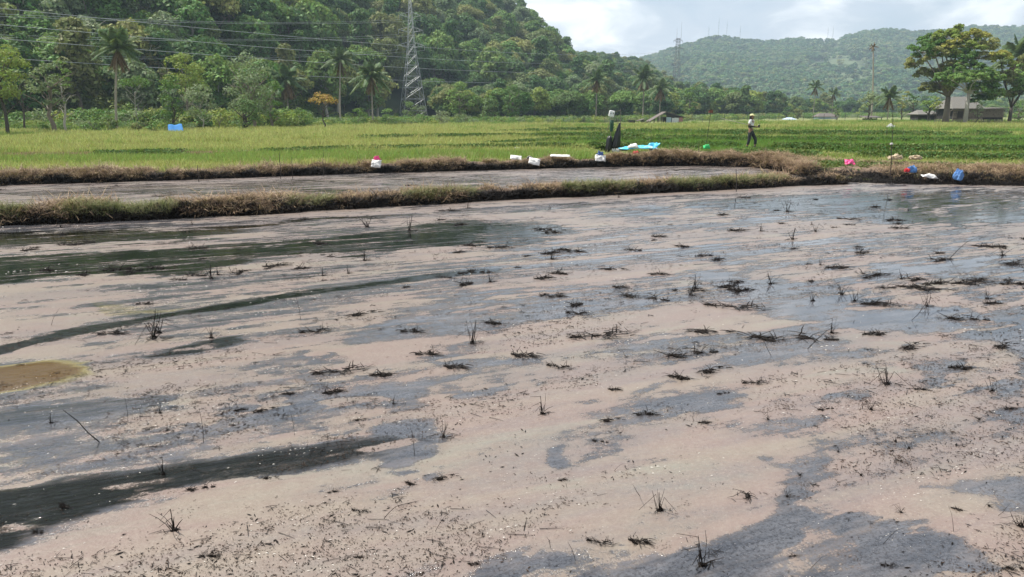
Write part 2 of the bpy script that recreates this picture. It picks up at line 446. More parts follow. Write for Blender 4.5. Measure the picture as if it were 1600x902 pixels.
for poly, dk, fe, st in PATCH:
    kw = .25 if fe < 3 else 1
    d = seg_sdf(ppx + (qx - ppx) * kw, ppy + (qy - ppy) * kw, poly)
    m = (1 - sstep(-fe * 2.0, fe * 1.8, d)) * st
    dark = dark * (1 - np.clip(m, 0, 1)) + dk * np.clip(m, 0, 1)
    scum = np.minimum(scum, 1 - m)
for poly, v, fe in STAIN:
    stain = np.maximum(stain, v * (1 - sstep(-fe, fe, seg_sdf(qx, qy, poly))))
# small random patches everywhere, following the drift direction
rp = fbm(Ua * 0.45, Va * 1.5, 5, 21)
farther = sstep(5, 11, Yw) * 0.045
rq = fbm(Ua * 1.5 + 60, Va * 3.6, 5, 27); scum = np.minimum(scum, 1 - 0.60 * sstep(0.53, 0.66, rq) * (0.4 + .6 * sstep(.42, .54, rp)))
isl = fbm(Ua * 2.2 + 20, Va * 5.5, 4, 29); scum = np.clip(scum + 0.55 * sstep(0.60, 0.70, isl) * (dark < .9) * (scum < .6), 0, 1)
scum = np.minimum(scum, 1 - 0.66 * sstep(0.535 - farther, 0.68 - farther, rp)); dark = np.maximum(dark, 0.33 * sstep(0.56 - farther, 0.66 - farther, rp))
st2 = fbm(Ua * 0.35 + 7, Va * 4.5, 5, 23); scum = scum - 0.30 * sstep(4.5, 9, Yw) * sstep(0.5, 0.62, st2)
# strip between the bunds: mostly open water with thin film
mid_y = np.interp(Xw, MIDL[:, 0], MIDL[:, 1])
back = sstep(0.0, 0.4, Yw - mid_y) * (Xw < MIDL[-1, 0])
scum = scum * (1 - back) + back * (0.40 + 0.75 * (fbm(Xw * 0.5, Yw * 1.3, 4, 31) - 0.5))
dark = dark * (1 - back) + back * (0.55 + 1.1 * (fbm(Xw * 0.4, Yw * 2.0, 4, 33) - 0.42))
# more floating oil close along the bund foot
scum = scum - .75 * stain
edge = np.exp(-np.clip(mid_y - Yw, 0, 9) / 0.45) * (Yw < mid_y)
dark = np.maximum(dark, 0.75 * edge); scum = np.minimum(scum, 1 - 0.45 * edge)

t = NT('oily_paddy_water'); p = t.pos()
at_ = t.n('ShaderNodeAttribute', {'attribute_name': 'paint'})
sep = t.n('ShaderNodeSeparateColor', None, Color=at_.outputs['Color'])
R_, G_, B_ = t.math('MULTIPLY_ADD', sep.outputs[0], 0.60, 0.16), sep.outputs[1], sep.outputs[2]
pr = t.map(p, (1, 1, 1), (0, 0, -th))
ps = t.map(pr, (0.55, 2.0, 1))
nA = t.noise(ps, 1.1, 9, 0.62, 0.8); nB = t.noise(ps, 5.0, 7, 0.65, 0.3); nC = t.noise(p, 55, 4, 0.7); nD = t.noise(p, 9, 6, 0.7)
stre = t.noise(t.map(pr, (0.5, 5.5, 1), loc=(3, 8, 0)), 1.6, 6, 0.65, 0.4)
ydist = t.n('ShaderNodeSeparateXYZ', None, Vector=p).outputs[1]
R_ = t.math('ADD', R_, t.math('MULTIPLY', t.math('SUBTRACT', stre, 0.46), t.ss(ydist, 5.0, 9.0, 0.3, 1.9)))
msk = t.math('ADD', R_, t.math('MULTIPLY', t.math('SUBTRACT', nA, 0.5), 0.55))
msk = t.math('ADD', msk, t.math('MULTIPLY', t.math('SUBTRACT', nB, 0.5), 0.75))
msk = t.math('ADD', msk, t.math('MULTIPLY', t.math('SUBTRACT', nD, 0.5), 0.75))
msk = t.math('ADD', msk, t.math('MULTIPLY', t.math('SUBTRACT', nC, 0.5), 0.5))
sm = t.math('ADD', t.math('MULTIPLY', t.ss(msk, 0.18, 0.74), 0.5), t.math('MULTIPLY', t.ss(msk, 0.40, 0.54), 0.5))
# scum colours
flow = t.noise(t.map(pr, (0.5, 2.6, 1)), 0.9, 5, 0.55, 1.6)
beige = t.mix(t.ss(flow, 0.36, 0.64), (0.238, 0.180, 0.158), (0.246, 0.206, 0.168))
beige = t.mix(t.ss(t.noise(t.map(pr, (0.8, 3, 1), loc=(4, 7, 0)), 0.7, 4, 0.5, 1.0), 0.56, 0.70, 0, 0.75), beige, (0.232, 0.225, 0.185))
beige = t.mix(t.ss(t.noise(t.map(pr, (0.35, 1.5, 1), loc=(2, 1, 0)), 1.0, 7, 0.6, 1.2), 0.42, 0.66, 0, 0.62), beige, (0.165, 0.145, 0.145))
gran = t.ss(t.noise(ps, 0.75, 4, 0.5, 0.4), 0.47, 0.60)       # zones of loose chaff
speck = t.math('MULTIPLY', t.ss(nC, 0.60, 0.70), gran)
lspeck = t.math('MULTIPLY', t.ss(t.noise(p, 75, 3, 0.6), 0.58, 0.70), t.math('MULTIPLY_ADD', gran, 0.7, 0.3))
beige = t.mix(t.math('MULTIPLY', lspeck, 0.5), beige, (0.50, 0.42, 0.33))
beige = t.mix(t.math('MULTIPLY', t.ss(t.noise(p, 38, 4, 0.75), 0.60, 0.68), 0.6), beige, (0.07, 0.05, 0.04))
beige = t.mix(t.math('MULTIPLY', speck, 0.9), beige, (0.10, 0.065, 0.045))
beige = t.mix(t.ss(t.noise(pr, 34, 5, 0.75), 0.45, 0.70, 0.0, 0.35), beige, (0.36, 0.31, 0.26))
beige = t.mix(t.ss(nD, 0.35, 0.72, 0.0, 0.40), beige, (0.19, 0.135, 0.115))
# open film colours
film = t.mix(t.ss(nB, 0.35, 0.7), (0.048, 0.052, 0.064), (0.110, 0.112, 0.126))
film = t.mix(t.ss(nC, 0.48, 0.60, 0, 0.75), film, (0.018, 0.018, 0.022))
film = t.mix(t.ss(t.noise(t.map(pr, (1, 2.2, 1), loc=(5, 5, 0)), 24, 5, 0.75), 0.50, 0.66, 0, 0.7), film, (0.02, 0.02, 0.025))
film = t.mix(t.ss(t.noise(t.map(pr, (1, 1.6, 1)), 90, 3, 0.7), 0.58, 0.70, 0, 0.5), film, (0.30, 0.28, 0.28))
film = t.mix(t.ss(t.noise(t.map(pr, (0.6, 2.4, 1), loc=(9, 3, 0)), 2.2, 6, 0.65, 0.8), 0.45, 0.68, 0, 0.45), film, (0.18, 0.155, 0.15))
film = t.mix(t.ss(t.math('ADD', G_, t.math('MULTIPLY', t.math('SUBTRACT', stre, 0.5), 0.8)), 0.42, 0.80), film, (0.005, 0.006, 0.005))
col = t.mix(sm, film, beige)
fl = t.ss(t.n('ShaderNodeTexVoronoi', {'feature': 'F1'}, Vector=t.map(pr, (20, 46, 1)), Scale=1.0).outputs['Distance'], 0.08, 0.03)  # tiny pale flecks painted as white glints and floating husks
fl2 = t.math('MULTIPLY', fl, t.ss(t.noise(p, 3, 3), 0.45, 0.6))
col = t.mix(t.math('MULTIPLY', fl2, t.math('SUBTRACT', 1.0, t.math('MULTIPLY', G_, 0.5))), col, (0.62, 0.58, 0.53))
am = t.mix(nB, (0.062, 0.030, 0.004), (0.13, 0.068, 0.009))
am = t.mix(t.ss(B_, 0.45, 1.0), (0.22, 0.185, 0.075), am)
col = t.mix(t.ss(t.math('ADD', B_, t.math('MULTIPLY', t.math('SUBTRACT', nB, 0.5), 0.9)), 0.10, 0.62), col, am)
ro = t.mix(sm, (0.05, 0.05, 0.05), (0.34, 0.34, 0.34))
b = t.bsdf(col, 0.3)
t.set(b, 'Roughness', ro)
t.set(b, 'IOR', t.math('SUBTRACT', t.math('MULTIPLY_ADD', sm, -0.22, 1.66), t.math('MULTIPLY', t.ss(G_, 0.45, 0.8), t.math('MULTIPLY_ADD', sm, -0.28, 0.32))))
ydist = t.n('ShaderNodeSeparateXYZ', None, Vector=p).outputs[1]
calm = t.math('MULTIPLY', t.ss(ydist, 4.5, 7.0, 1.0, 0.04), t.ss(G_, 0.45, 0.8, 0.12, 1.3))
rip = t.noise(t.map(pr, (1.2, 5.0, 1)), 6.0, 5, 0.6, 0.6)
rip2 = t.noise(t.map(pr, (5, 14, 1)), 5.0, 3, 0.5)
hh = t.math('MULTIPLY', t.math('ADD', t.math('MULTIPLY', rip, 0.014), t.math('MULTIPLY', rip2, 0.0035)), calm)
hs = t.math('ADD', t.math('MULTIPLY', nC, 0.006), t.math('MULTIPLY', nD, 0.008))
mxh = t.n('ShaderNodeMix', {'data_type': 'FLOAT'}); t.set(mxh, '0', sm); t.t.links.new(hh, mxh.inputs[2]); t.t.links.new(hs, mxh.inputs[3])
t.set(b, 'Normal', t.n('ShaderNodeBump', None, Strength=0.55, Distance=1.0, Height=mxh.outputs[0]).outputs[0])
M['oil'] = t.end(b.outputs[0])
me = grid_mesh('paddy_water', Xw, Yw, Xw * 0, M['oil'])
ca = me.color_attributes.new('paint', 'FLOAT_COLOR', 'POINT')
ca.data.foreach_set('color', np.stack([scum, dark, stain, scum * 0 + 1], -1).astype(np.float32).ravel())
tag(link('water', me), kind='structure')

# ------------------------------------------------------------------ earth bunds
t = NT('bund_earth'); p = t.pos()
sx = t.n('ShaderNodeSeparateXYZ', None, Vector=p).outputs[2]
n1 = t.noise(p, 3.5, 7, 0.65); n2 = t.noise(p, 22, 4, 0.6)
c = t.mix(t.ss(n1, 0.38, 0.62), (0.10, 0.065, 0.042), (0.25, 0.175, 0.115))
c = t.mix(t.ss(n2, 0.4, 0.7, 0, 0.6), c, (0.07, 0.045, 0.03))
tide = t.ss(t.math('ADD', sx, t.math('MULTIPLY', t.math('SUBTRACT', n1, 0.5), 0.30)), 0.06, 0.14)   # oil stain up to the tide mark
c = t.mix(tide, (0.012, 0.010, 0.009), c)
b = t.bsdf(c, 0.85)
t.set(b, 'Roughness', t.math('MULTIPLY_ADD', tide, 0.3, 0.6))
t.set(b, 'Normal', t.n('ShaderNodeBump', None, Strength=1.0, Distance=0.06, Height=t.math('ADD', n1, t.math('MULTIPLY', n2, 0.4))).outputs[0])
M['bund'] = t.end(b.outputs[0])
def resample(P, step):
    d = np.r_[0, np.cumsum(np.hypot(*np.diff(P, axis=0).T))]
    s = np.arange(0, d[-1], step)
    return np.stack([np.interp(s, d, P[:, 0]), np.interp(s, d, P[:, 1])], -1), s
BUNDS = {}
def bund(key, P, width, height, back_z=-0.3, seed=0, wt_=None):
    Q, s = resample(P, 0.07)
    for _ in range(8): Q[1:-1] = (Q[:-2] + Q[1:-1] * 2 + Q[2:]) / 4
    T = np.gradient(Q, axis=0); T /= np.linalg.norm(T, axis=1)[:, None]
    N = np.stack([-T[:, 1], T[:, 0]], -1)
    m = 22
    ts = None if callable(width) else np.linspace(0, 1, len(width))
    yn = callable(width)
    if yn: N = np.stack([Q[:, 0] * 0, Q[:, 0] * 0 + 1], -1)
    w = width(Q[:, 0]) if yn else np.interp(s / s[-1], ts, width)
    h = np.interp(s / s[-1], np.linspace(0, 1, len(height)), height)
    k = np.linspace(0, 1, m)
    prof = np.interp(k,  [0, 0.08, 0.22, 0.36, 0.7, 0.85, 1], [-0.25, 0.02, 0.62, 0.93, 1.0, 0.8, 0.0])
    K, S = np.meshgrid(k, s); Pf = np.broadcast_to(prof, K.shape)
    X = Q[:, 0:1] + N[:, 0:1] * K * w[:, None]; Y = Q[:, 1:2] + N[:, 1:2] * K * w[:, None]
    nz = fbm(X * 1.3 + seed, Y * 2.2, 5, 40 + seed) - 0.5
    nz2 = fbm(X * 6 + seed, Y * 6, 3, 60 + seed) - 0.5
    Z = Pf * h[:, None] * (1 + 1.1 * nz + .5 * (fbm(X * .35 + seed, Y * .35, 2, 44) - .5)) + 0.09 * nz2
    bz = np.broadcast_to(np.linspace(0, 1, m)[None] ** 3, K.shape)
    Z = Z + bz * back_z * (1 if back_z < 0 else 1)
    X = X - N[:, 0:1] * (nz * 0.35 * (1 - K)); Y = Y - N[:, 1:2] * (nz * 0.35 * (1 - K))
    tag(link('bund', grid_mesh('bund', X, Y, Z, M['bund'])), kind='structure')
    BUNDS[key] = (X, Y, Z, K)
bund('mid', MIDL, [1.1, 1.15, 1.0, 1.1, 1.4], [0.24, 0.22, 0.19, 0.19, 0.16], -0.3, 1)
dF = np.r_[0, np.cumsum(np.hypot(*np.diff(FARL, axis=0).T))]; dF /= dF[-1]
GR = np.array([at(u_, v_, 0.28)[:2] for u_, v_ in [(-260, 289), (0, 280), (400, 265), (600, 260), (800, 257), (1000, 248), (1100, 244), (1200, 244.5), (1300, 252), (1400, 257), (1500, 260), (1600, 264), (1900, 275)]])
def grass_width(x): return np.maximum(0.9, np.interp(x, GR[:, 0], GR[:, 1]) - yfar(x))
FW = grass_width
bund('far', FARL, FW, [0.20, 0.20, 0.20, 0.24, 0.34, 0.30, 0.28, 0.28], 0.10, 2, dF)
nearL = np.array([(-14, -1.9), (-3, -2.0), (3, -2.0), (14, -1.9)])
bund('near', nearL, [2.6, 2.6], [0.3, 0.3], -0.3, 3)

# ------------------------------------------------------------------ instancing for what nobody could count
def scatter(name, pts, scl, rotz, protos, label, cat, idx=None, tilt=None):
    pts = np.asarray(pts, float); n = len(pts)
    me = bpy.data.meshes.new(name); me.vertices.add(n); me.vertices.foreach_set('co', pts.ravel())
    def attr(nm, ty, key, val):
        a = me.attributes.new(nm, ty, 'POINT'); a.data.foreach_set(key, val)
    scl = np.asarray(scl, float)
    if scl.ndim == 1: scl = np.repeat(scl[:, None], 3, 1)
    rot = np.zeros((n, 3)); rot[:, 2] = rotz
    if tilt is not None: rot[:, 0] = tilt[:, 0]; rot[:, 1] = tilt[:, 1]
    attr('scl', 'FLOAT_VECTOR', 'vector', scl.astype(np.float32).ravel())
    attr('rot', 'FLOAT_VECTOR', 'vector', rot.astype(np.float32).ravel())
    if idx is None: idx = rng.integers(0, len(protos), n)
    attr('idx', 'INT', 'value', np.asarray(idx, np.int32))
    me.update()
    o = link(name, me)
    ng = bpy.data.node_groups.new(name, 'GeometryNodeTree')
    ng.interface.new_socket('Geometry', in_out='INPUT', socket_type='NodeSocketGeometry')
    ng.interface.new_socket('Geometry', in_out='OUTPUT', socket_type='NodeSocketGeometry')
    N = ng.nodes.new; L = ng.links.new
    gi = N('NodeGroupInput'); go = N('NodeGroupOutput')
    m2p = N('GeometryNodeMeshToPoints'); L(gi.outputs[0], m2p.inputs[0])
    jn = N('GeometryNodeJoinGeometry')
    for pr_ in reversed(protos):
        oi = N('GeometryNodeObjectInfo'); oi.transform_space = 'ORIGINAL'
        oi.inputs['Object'].default_value = pr_; oi.inputs['As Instance'].default_value = True
        L(oi.outputs['Geometry'], jn.inputs[0])
    def na(nm, ty):
        a = N('GeometryNodeInputNamedAttribute'); a.data_type = ty; a.inputs['Name'].default_value = nm; return a.outputs['Attribute']
    ip = N('GeometryNodeInstanceOnPoints')
    L(m2p.outputs[0], ip.inputs['Points']); L(jn.outputs[0], ip.inputs['Instance'])
    ip.inputs['Pick Instance'].default_value = True
    L(na('idx', 'INT'), ip.inputs['Instance Index']); L(na('scl', 'FLOAT_VECTOR'), ip.inputs['Scale'])
    er = N('FunctionNodeEulerToRotation'); L(na('rot', 'FLOAT_VECTOR'), er.inputs[0]); L(er.outputs[0], ip.inputs['Rotation'])
    L(ip.outputs[0], go.inputs[0])
    md = o.modifiers.new('scatter', 'NODES'); md.node_group = ng
    return tag(o, label, cat, kind='stuff')
def proto(name, me): return bpy.data.objects.new(name, me)   # source of the scatter, not itself in the scene

def blades(n, spread, h, w, bend, mat, seed, name='grass', up=1.0, droop=0.0):
    r = np.random.default_rng(seed); m = MB()
    for _ in range(n):
        a = r.uniform(0, 6.283); d = spread * math.sqrt(r.uniform()); p0 = np.array([d * math.cos(a), d * math.sin(a), 0])
        b_ = r.uniform(0, 6.283); dirv = np.array([math.cos(b_), math.sin(b_), 0]); side = np.array([-dirv[1], dirv[0], 0])
        hh_ = h * r.uniform(0.5, 1.1); ww = w * r.uniform(0.6, 1.2); bd = bend * r.uniform(0.2, 1.2) * hh_
        P = [p0 + dirv * bd * (q ** 2) + np.array([0, 0, hh_ * (up * q - droop * q * q)]) for q in (0, 0.5, 1)]
        V = [P[0] - side * ww / 2, P[0] + side * ww / 2, P[1] + side * ww * 0.4, P[1] - side * ww * 0.4, P[2] + side * ww * 0.08, P[2] - side * ww * 0.08]
        m.add(V, [(0, 1, 2, 3), (3, 2, 4, 5)])
    return proto(name, m.mesh(name, mat))
def leafy(n, spread, h, leaf, mat, seed, name='weed'):
    r = np.random.default_rng(seed); m = MB()
    c = np.stack([r.normal(0, spread * .5, n), r.normal(0, spread * .5, n), h * r.uniform(0.1, 1, n)], -1)
    m.quads(leaf_quads(c, np.stack([r.normal(0, .6, n), r.normal(0, .6, n), r.uniform(.2, 1, n)], -1), leaf, r))
    return proto(name, m.mesh(name, mat))
def leaf_quads(c, nrm, size, r, aspect=0.6):
    n = len(c)
    nrm = nrm / (np.linalg.norm(nrm, axis=1)[:, None] + 1e-9)
    a = r.normal(0, 1, (n, 3)); u = np.cross(nrm, a); u /= (np.linalg.norm(u, axis=1)[:, None] + 1e-9); v = np.cross(nrm, u)
    s = size * r.uniform(0.6, 1.3, n)[:, None]
    return np.stack([c - u * s, c + v * s * aspect, c + u * s, c - v * s * aspect], 1)

PG = [blades(34, 0.32, 0.30, 0.022, 0.5, M['grass_green'], i, 'grass') for i in range(3)]
PL = [blades(40, 0.30, 0.36, 0.022, 0.35, M['grass_lush'], 10 + i, 'grass') for i in range(2)]
PY = [blades(34, 0.34, 0.26, 0.022, 0.6, M['grass_yellow'], 20 + i, 'grass') for i in range(3)]
PD = [blades(30, 0.32, 0.22, 0.022, 0.6, M['straw'], 23 + i, 'grass') for i in range(2)]
PW = [leafy(60, 0.30, 0.27, 0.045, M['weed_dark'], 30 + i) for i in range(3)]
PWG = [leafy(60, 0.32, 0.22, 0.04, M['grass_green'], 36 + i) for i in range(3)]
PGP = [blades(36, 0.34, 0.22, 0.022, 0.5, M['grass_pale'], 26 + i, 'grass') for i in range(3)]
PS = [blades(36, 0.17, 0.125, 0.011, 1.8, M['straw'], 40 + i, 'straw', 1.0, 0.45) for i in range(4)]
PB = [blades(20, 0.10, 0.19, 0.011, 1.2, M['bund_green'], 50 + i, 'grass', 1.1, 0.35) for i in range(3)]
PO = [blades(22, 0.12, 0.15, 0.012, 1.2, M['oiled'], 60 + i, 'grass', 1.0, 0.4) for i in range(3)]

# field grass: one stuff object per kind, denser near
def field_points(n, side, ymin=0.8, ymax=95):
    v = rng.uniform(0, 1, n); u = rng.uniform(-0.85, 0.85, n)
    if side == 'L': u = rng.uniform(-0.85, 0.10, n)
    if side == 'R': u = rng.uniform(-0.06, 0.85, n)
    y = 1 / (1 / 19.0 + v * (1 / (ymax + 30) - 1 / 19.0))
    x = u * y
    d = y - yfar(x)
    k = (d > np.maximum(ymin, FW(x) - .2))
    return x[k], y[k], d[k]
def put(name, protos, x, y, sc, label, cat='grass', zoff=-0.02):
    for (u_, v_, w_) in ((1171, 236, .9), (957, 238, .9)):
        P_ = on_ground(u_, v_); low = (abs(x - P_[0]) < w_) & (y > P_[1] - 5) & (y < P_[1] + .5); sc = np.where(low, sc * .3, sc)
    return scatter(name, np.stack([x, y, gz(x, y) + zoff], -1), sc, rng.uniform(0, 6.28, len(x)), protos, label, cat)
def zone(x, y): return fbm(x * 0.05, y * 0.17, 4, 71)
x, y, d = field_points(52000, 'L'); z_ = zone(x, y); far_ = 0.75 + y / 65 
k = rng.uniform(0, 1, len(x)) < sstep(0.36, 0.52, z_ + 0.16 * sstep(8, 20, d))
put('grass', PY, x[k], y[k], rng.uniform(0.6, 1.1, k.sum()) * far_[k] * (.45 + 1.1 * fbm(x[k] * .35, y[k] * .5, 3, 93)), 'yellowish green grass covering the flat field left of the centre')
k2 = ~k
dz = (fbm(x * .12, y * .35, 4, 95) > .60); kd = k2 & dz; k2 = k2 & ~dz
put('dry_grass', PD, x[kd], y[kd], rng.uniform(.5, .9, kd.sum()) * far_[kd], 'dry reddish brown grass patches in the left field')
put('grass', PG, x[k2], y[k2], rng.uniform(0.6, 1.15, k2.sum()) * far_[k2], 'fresh green grass patches in the flat field left of the centre')
x, y, d = field_points(50000, 'R'); z_ = zone(x + 90, y); far_ = 0.7 + y / 65
lush = (z_ > 0.60)
put('grass', PL, x[lush], y[lush], rng.uniform(0.5, 0.95, lush.sum()) * far_[lush], 'lush bright green grass on the terraced beds at right')
k = (~lush) & (rng.uniform(0, 1, len(x)) < 0.80)
put('grass', PGP, x[k], y[k], rng.uniform(0.45, 1.0, k.sum()) * far_[k], 'pale yellowish green grass on the terraced beds at right')
k = (~lush) & ~k & (d < 12)
put('weeds', PWG, x[k], y[k], rng.uniform(0.5, 1.0, k.sum()) * far_[k], 'leafy green weeds mixed into the terraced beds', 'weeds')
x, y, d = field_points(26000, 'R', 5); k = (zone(x + 30, y * 1.5) > .5) | (d > 30)
put('grass', PY, x[k], y[k], rng.uniform(0.6, 0.9, k.sum()) * (0.7 + y[k] / 60), 'dry yellow grass at the far side of the field')
# darker weeds following the ridges
xs, ys = [], []
for d0, w_, n_, lo, hi in ((9.0, .5, 3600, -.04, .85), (15.5, .6, 3000, -.04, .85), (25, .8, 2600, -.02, .85), (40, 1.2, 1800, -.02, .85), (3.4, .9, 1900, .33, .85), (9.5, 1.0, 2000, -.55, .0), (27, 1.2, 1000, -.2, .1)):
    u = rng.uniform(lo, hi, n_)
    yy = np.full(n_, 30.0)
    for _ in range(12):
        xx = u * yy; wob = (1.2 if lo > -.1 else 3) * (fbm(xx * (0.08 if lo > -.1 else .05), xx * 0 + d0, 2, 5 if lo > -.1 else 6) - 0.5)
        yy = yfar(xx) + d0 - wob
    yy = yy + rng.normal(0, w_ * 0.5, n_); xx = u * yy
    kk = fbm(xx * 0.25, yy * 0.25 + d0, 3, 77) > 0.36
    xs.append(xx[kk]); ys.append(yy[kk])
x = np.concatenate(xs); y = np.concatenate(ys)
put('weeds', PW, x, y, rng.uniform(0.5, 1.1, len(x)) * (0.65 + y / 70), 'dark green weeds growing along the low ridges of the field', 'weeds')

# grasses on the bunds
def bund_points(key, n, k0, k1, cut=None):
    X, Y, Z, K = BUNDS[key]
    a = rng.integers(0, X.shape[0] - 1, n); k = rng.uniform(k0, k1, n) * (X.shape[1] - 1)
    b_ = k.astype(int); f = k - b_
    P = np.stack([q[a, b_] * (1 - f) + q[a, np.minimum(b_ + 1, X.shape[1] - 1)] * f for q in (X, Y, Z)], -1)
    return P
def bput(name, protos, P, s, label):
    tl = np.stack([rng.normal(0.25, 0.25, len(P)), rng.normal(0, 0.25, len(P))], -1)
    scatter(name, P - [0, 0, 0.01], s, rng.normal(0, 0.7, len(P)), protos, label, 'grass', tilt=tl)
for key, n, lb in (('mid', 8500, 'middle bund'), ('far', 15000, 'far bund')):
    P = bund_points(key, n, 0.13, 0.98)
    ok = (P[:, 2] > 0.06) & (fbm(P[:, 0] * 0.9, P[:, 1] * 0.9, 3, 81) > (0.45 if key == 'mid' else 0.42))
    bput('dry_grass', PS, P[ok], rng.uniform(0.4, 1.1, ok.sum()) * (.45 + 1.4 * fbm(P[ok][:, 0] * 1.1, P[ok][:, 1] * 1.4, 3, 88)), 'dry brown straw and dead grass covering the ' + lb)
    P = bund_points(key, n * 2 // 3, 0.02, 0.24)
    bput('oiled_grass', PO, P, rng.uniform(0.6, 1.3, len(P)), 'black oil soaked grass along the foot of the ' + lb)
P = bund_points('mid', 5200, 0.08, 0.34)
dn = fbm(P[:, 0] * 0.7, P[:, 1] * 0.7, 3, 83) + 0.10 * (P[:, 0] < -3)
ok = (dn > 0.585) & (P[:, 2] > 0.05)
bput('green_grass', PB, P[ok], rng.uniform(0.6, 1.3, ok.sum()), 'olive green grass tufts hanging over the near side of the middle bund')
P = bund_points('far', 3000, 0.15, 0.8); ok = (P[:, 0] > 9) & (fbm(P[:, 0] * 0.6, P[:, 1] * 0.6, 3, 84) > 0.52)
bput('green_grass', PB, P[ok], rng.uniform(0.5, 1.0, ok.sum()), 'green grass tufts on the far bund at right')
# ------------------------------------------------------------------ hills
def sil(pts):                                 # silhouette pixels -> (bearing, elevation) pairs
    A, E = [], []
    for px, py in pts:
        x, y, z = ray(px, py); A.append(x / y); E.append(z / y)
    return np.array(A), np.array(E)
SIL_L = sil([(-700, -330), (-300, -250), (0, -270), (300, -220), (500, -150), (640, -75), (740, -22), (765, 4), (800, 30), (840, 42), (860, 60), (875, 88), (900, 110), (940, 150), (990, 182)])
SIL_M = sil([(700, 70), (800, 80), (870, 86), (900, 84), (960, 92), (1000, 98), (1025, 114), (1050, 132), (1090, 148), (1130, 162), (1180, 172), (1250, 178)])
SIL_F = sil([(500, 150), (800, 110), (900, 98), (1000, 88), (1030, 80), (1060, 70), (1085, 63), (1120, 56), (1160, 60), (1200, 64), (1250, 58), (1282, 59), (1310, 59), (1350, 48), (1385, 44), (1420, 49), (1480, 46), (1520, 40), (1600, 39), (1750, 30), (2000, 20), (2600, 60)])
def hill(S, Yb, Yr, th_, amp, seed):
    A, E = S
    def f(x, y):
        s = x / np.maximum(y, 1)
        e_ = np.interp(s, A, E); yb = np.interp(s, *Yb) if isinstance(Yb, tuple) else Yb; yr = np.interp(s, *Yr) if isinstance(Yr, tuple) else Yr
        H = np.maximum(e_ * yr + CAM_H - th_, -3)
        tt = (y - yb) / (yr - yb)
        pr_ = np.where(tt < 1, np.clip(tt, 0, 1) ** 1.15, 1 - 0.35 * np.clip(tt - 1, 0, 2))
        lump = amp * (fbm(x / (amp * 6), y / (amp * 7), 4, seed) - 0.5) * 2 * np.clip(tt, 0, 1) * np.clip(1.15 - tt, 0.05, 1)
        return np.where(tt < 0, -4.0, H * pr_ + lump)
    return f
aa = lambda *px: np.array([ray(q, 180)[0] / ray(q, 180)[1] for q in px])
BL = (aa(-600, 0, 250, 420, 645, 800, 990), np.array([88., 88, 100, 118, 190, 205, 240]))
RL = (aa(-600, 0, 400, 760, 880, 990), np.array([330., 330, 340, 350, 330, 300]))
hL = hill(SIL_L, BL, RL, 5.0, 6, 201)
hM = hill(SIL_M, (aa(600, 1250), np.array([250., 230])), (aa(600, 1250), np.array([560., 480])), 7.0, 5, 211)
hF = hill(SIL_F, 600.0, 1400.0, 9.0, 22, 221)
t = NT('forest_floor'); p = t.pos()
c = t.mix(t.noise(p, 0.12, 8, 0.7), (0.018, 0.035, 0.014), (0.055, 0.08, 0.028))
M['floor'] = t.end(t.bsdf(c, 0.95).outputs[0])
t = NT('far_slope'); p = t.pos()
at_ = t.n('ShaderNodeAttribute', {'attribute_name': 'clearing'})
nz = t.noise(p, 0.05, 9, 0.75)
c = t.mix(t.ss(nz, 0.4, 0.62), (0.028, 0.05, 0.02), (0.075, 0.10, 0.035))
c = t.mix(t.ss(t.math('ADD', at_.outputs['Fac'], t.math('MULTIPLY', t.math('SUBTRACT', nz, 0.5), 0.9)), 0.3, 0.75), c, (0.10, 0.135, 0.06))
M['far_slope'] = t.end(t.bsdf(c, 0.95).outputs[0])
def hill_mesh(name, f, s0, s1, y0, y1, n, m, mat):
    Yh, Sh = np.meshgrid(np.linspace(y0, y1, n), np.linspace(s0, s1, m), indexing='ij')
    Xh = Sh * Yh
    me = grid_mesh(name, Xh, Yh, f(Xh, Yh), mat)
    tag(link('hill', me), kind='structure'); return me, Xh, Yh
hill_mesh('hill', hL, -1.2, 0.16, 80, 420, 120, 220, M['floor'])
hill_mesh('hill', hM, -0.25, 0.42, 225, 700, 90, 140, M['floor'])
me, Xh, Yh = hill_mesh('hill', hF, -0.4, 1.7, 590, 2000, 150, 330, M['far_slope'])
CLR = [(1283, 58), (1312, 58), (1322, 80), (1345, 100), (1380, 118), (1375, 135), (1320, 132), (1300, 105), (1288, 80)]
qx, qy = to_px(np.stack([Xh, Yh, hF(Xh, Yh) + 2], -1))
cl = 1 - sstep(-7, 7, seg_sdf(qx, qy, CLR))
at2 = me.attributes.new('clearing', 'FLOAT', 'POINT'); at2.data.foreach_set('value', cl.astype(np.float32).ravel())

# ------------------------------------------------------------------ haze
hz = MB(); hz.box((100, 1010, 172), (5200, 2100, 350)); 
t = NT('haze')
t.t.links.new(t.n('ShaderNodeVolumePrincipled', None, Density=0.00038, Color=(0.66, 0.84, 1.0, 1), Anisotropy=0.1).outputs[0], t.out.inputs['Volume'])
hzo = hz.build('haze', t.m); tag(hzo, kind='stuff', label='thin pale haze in the air')

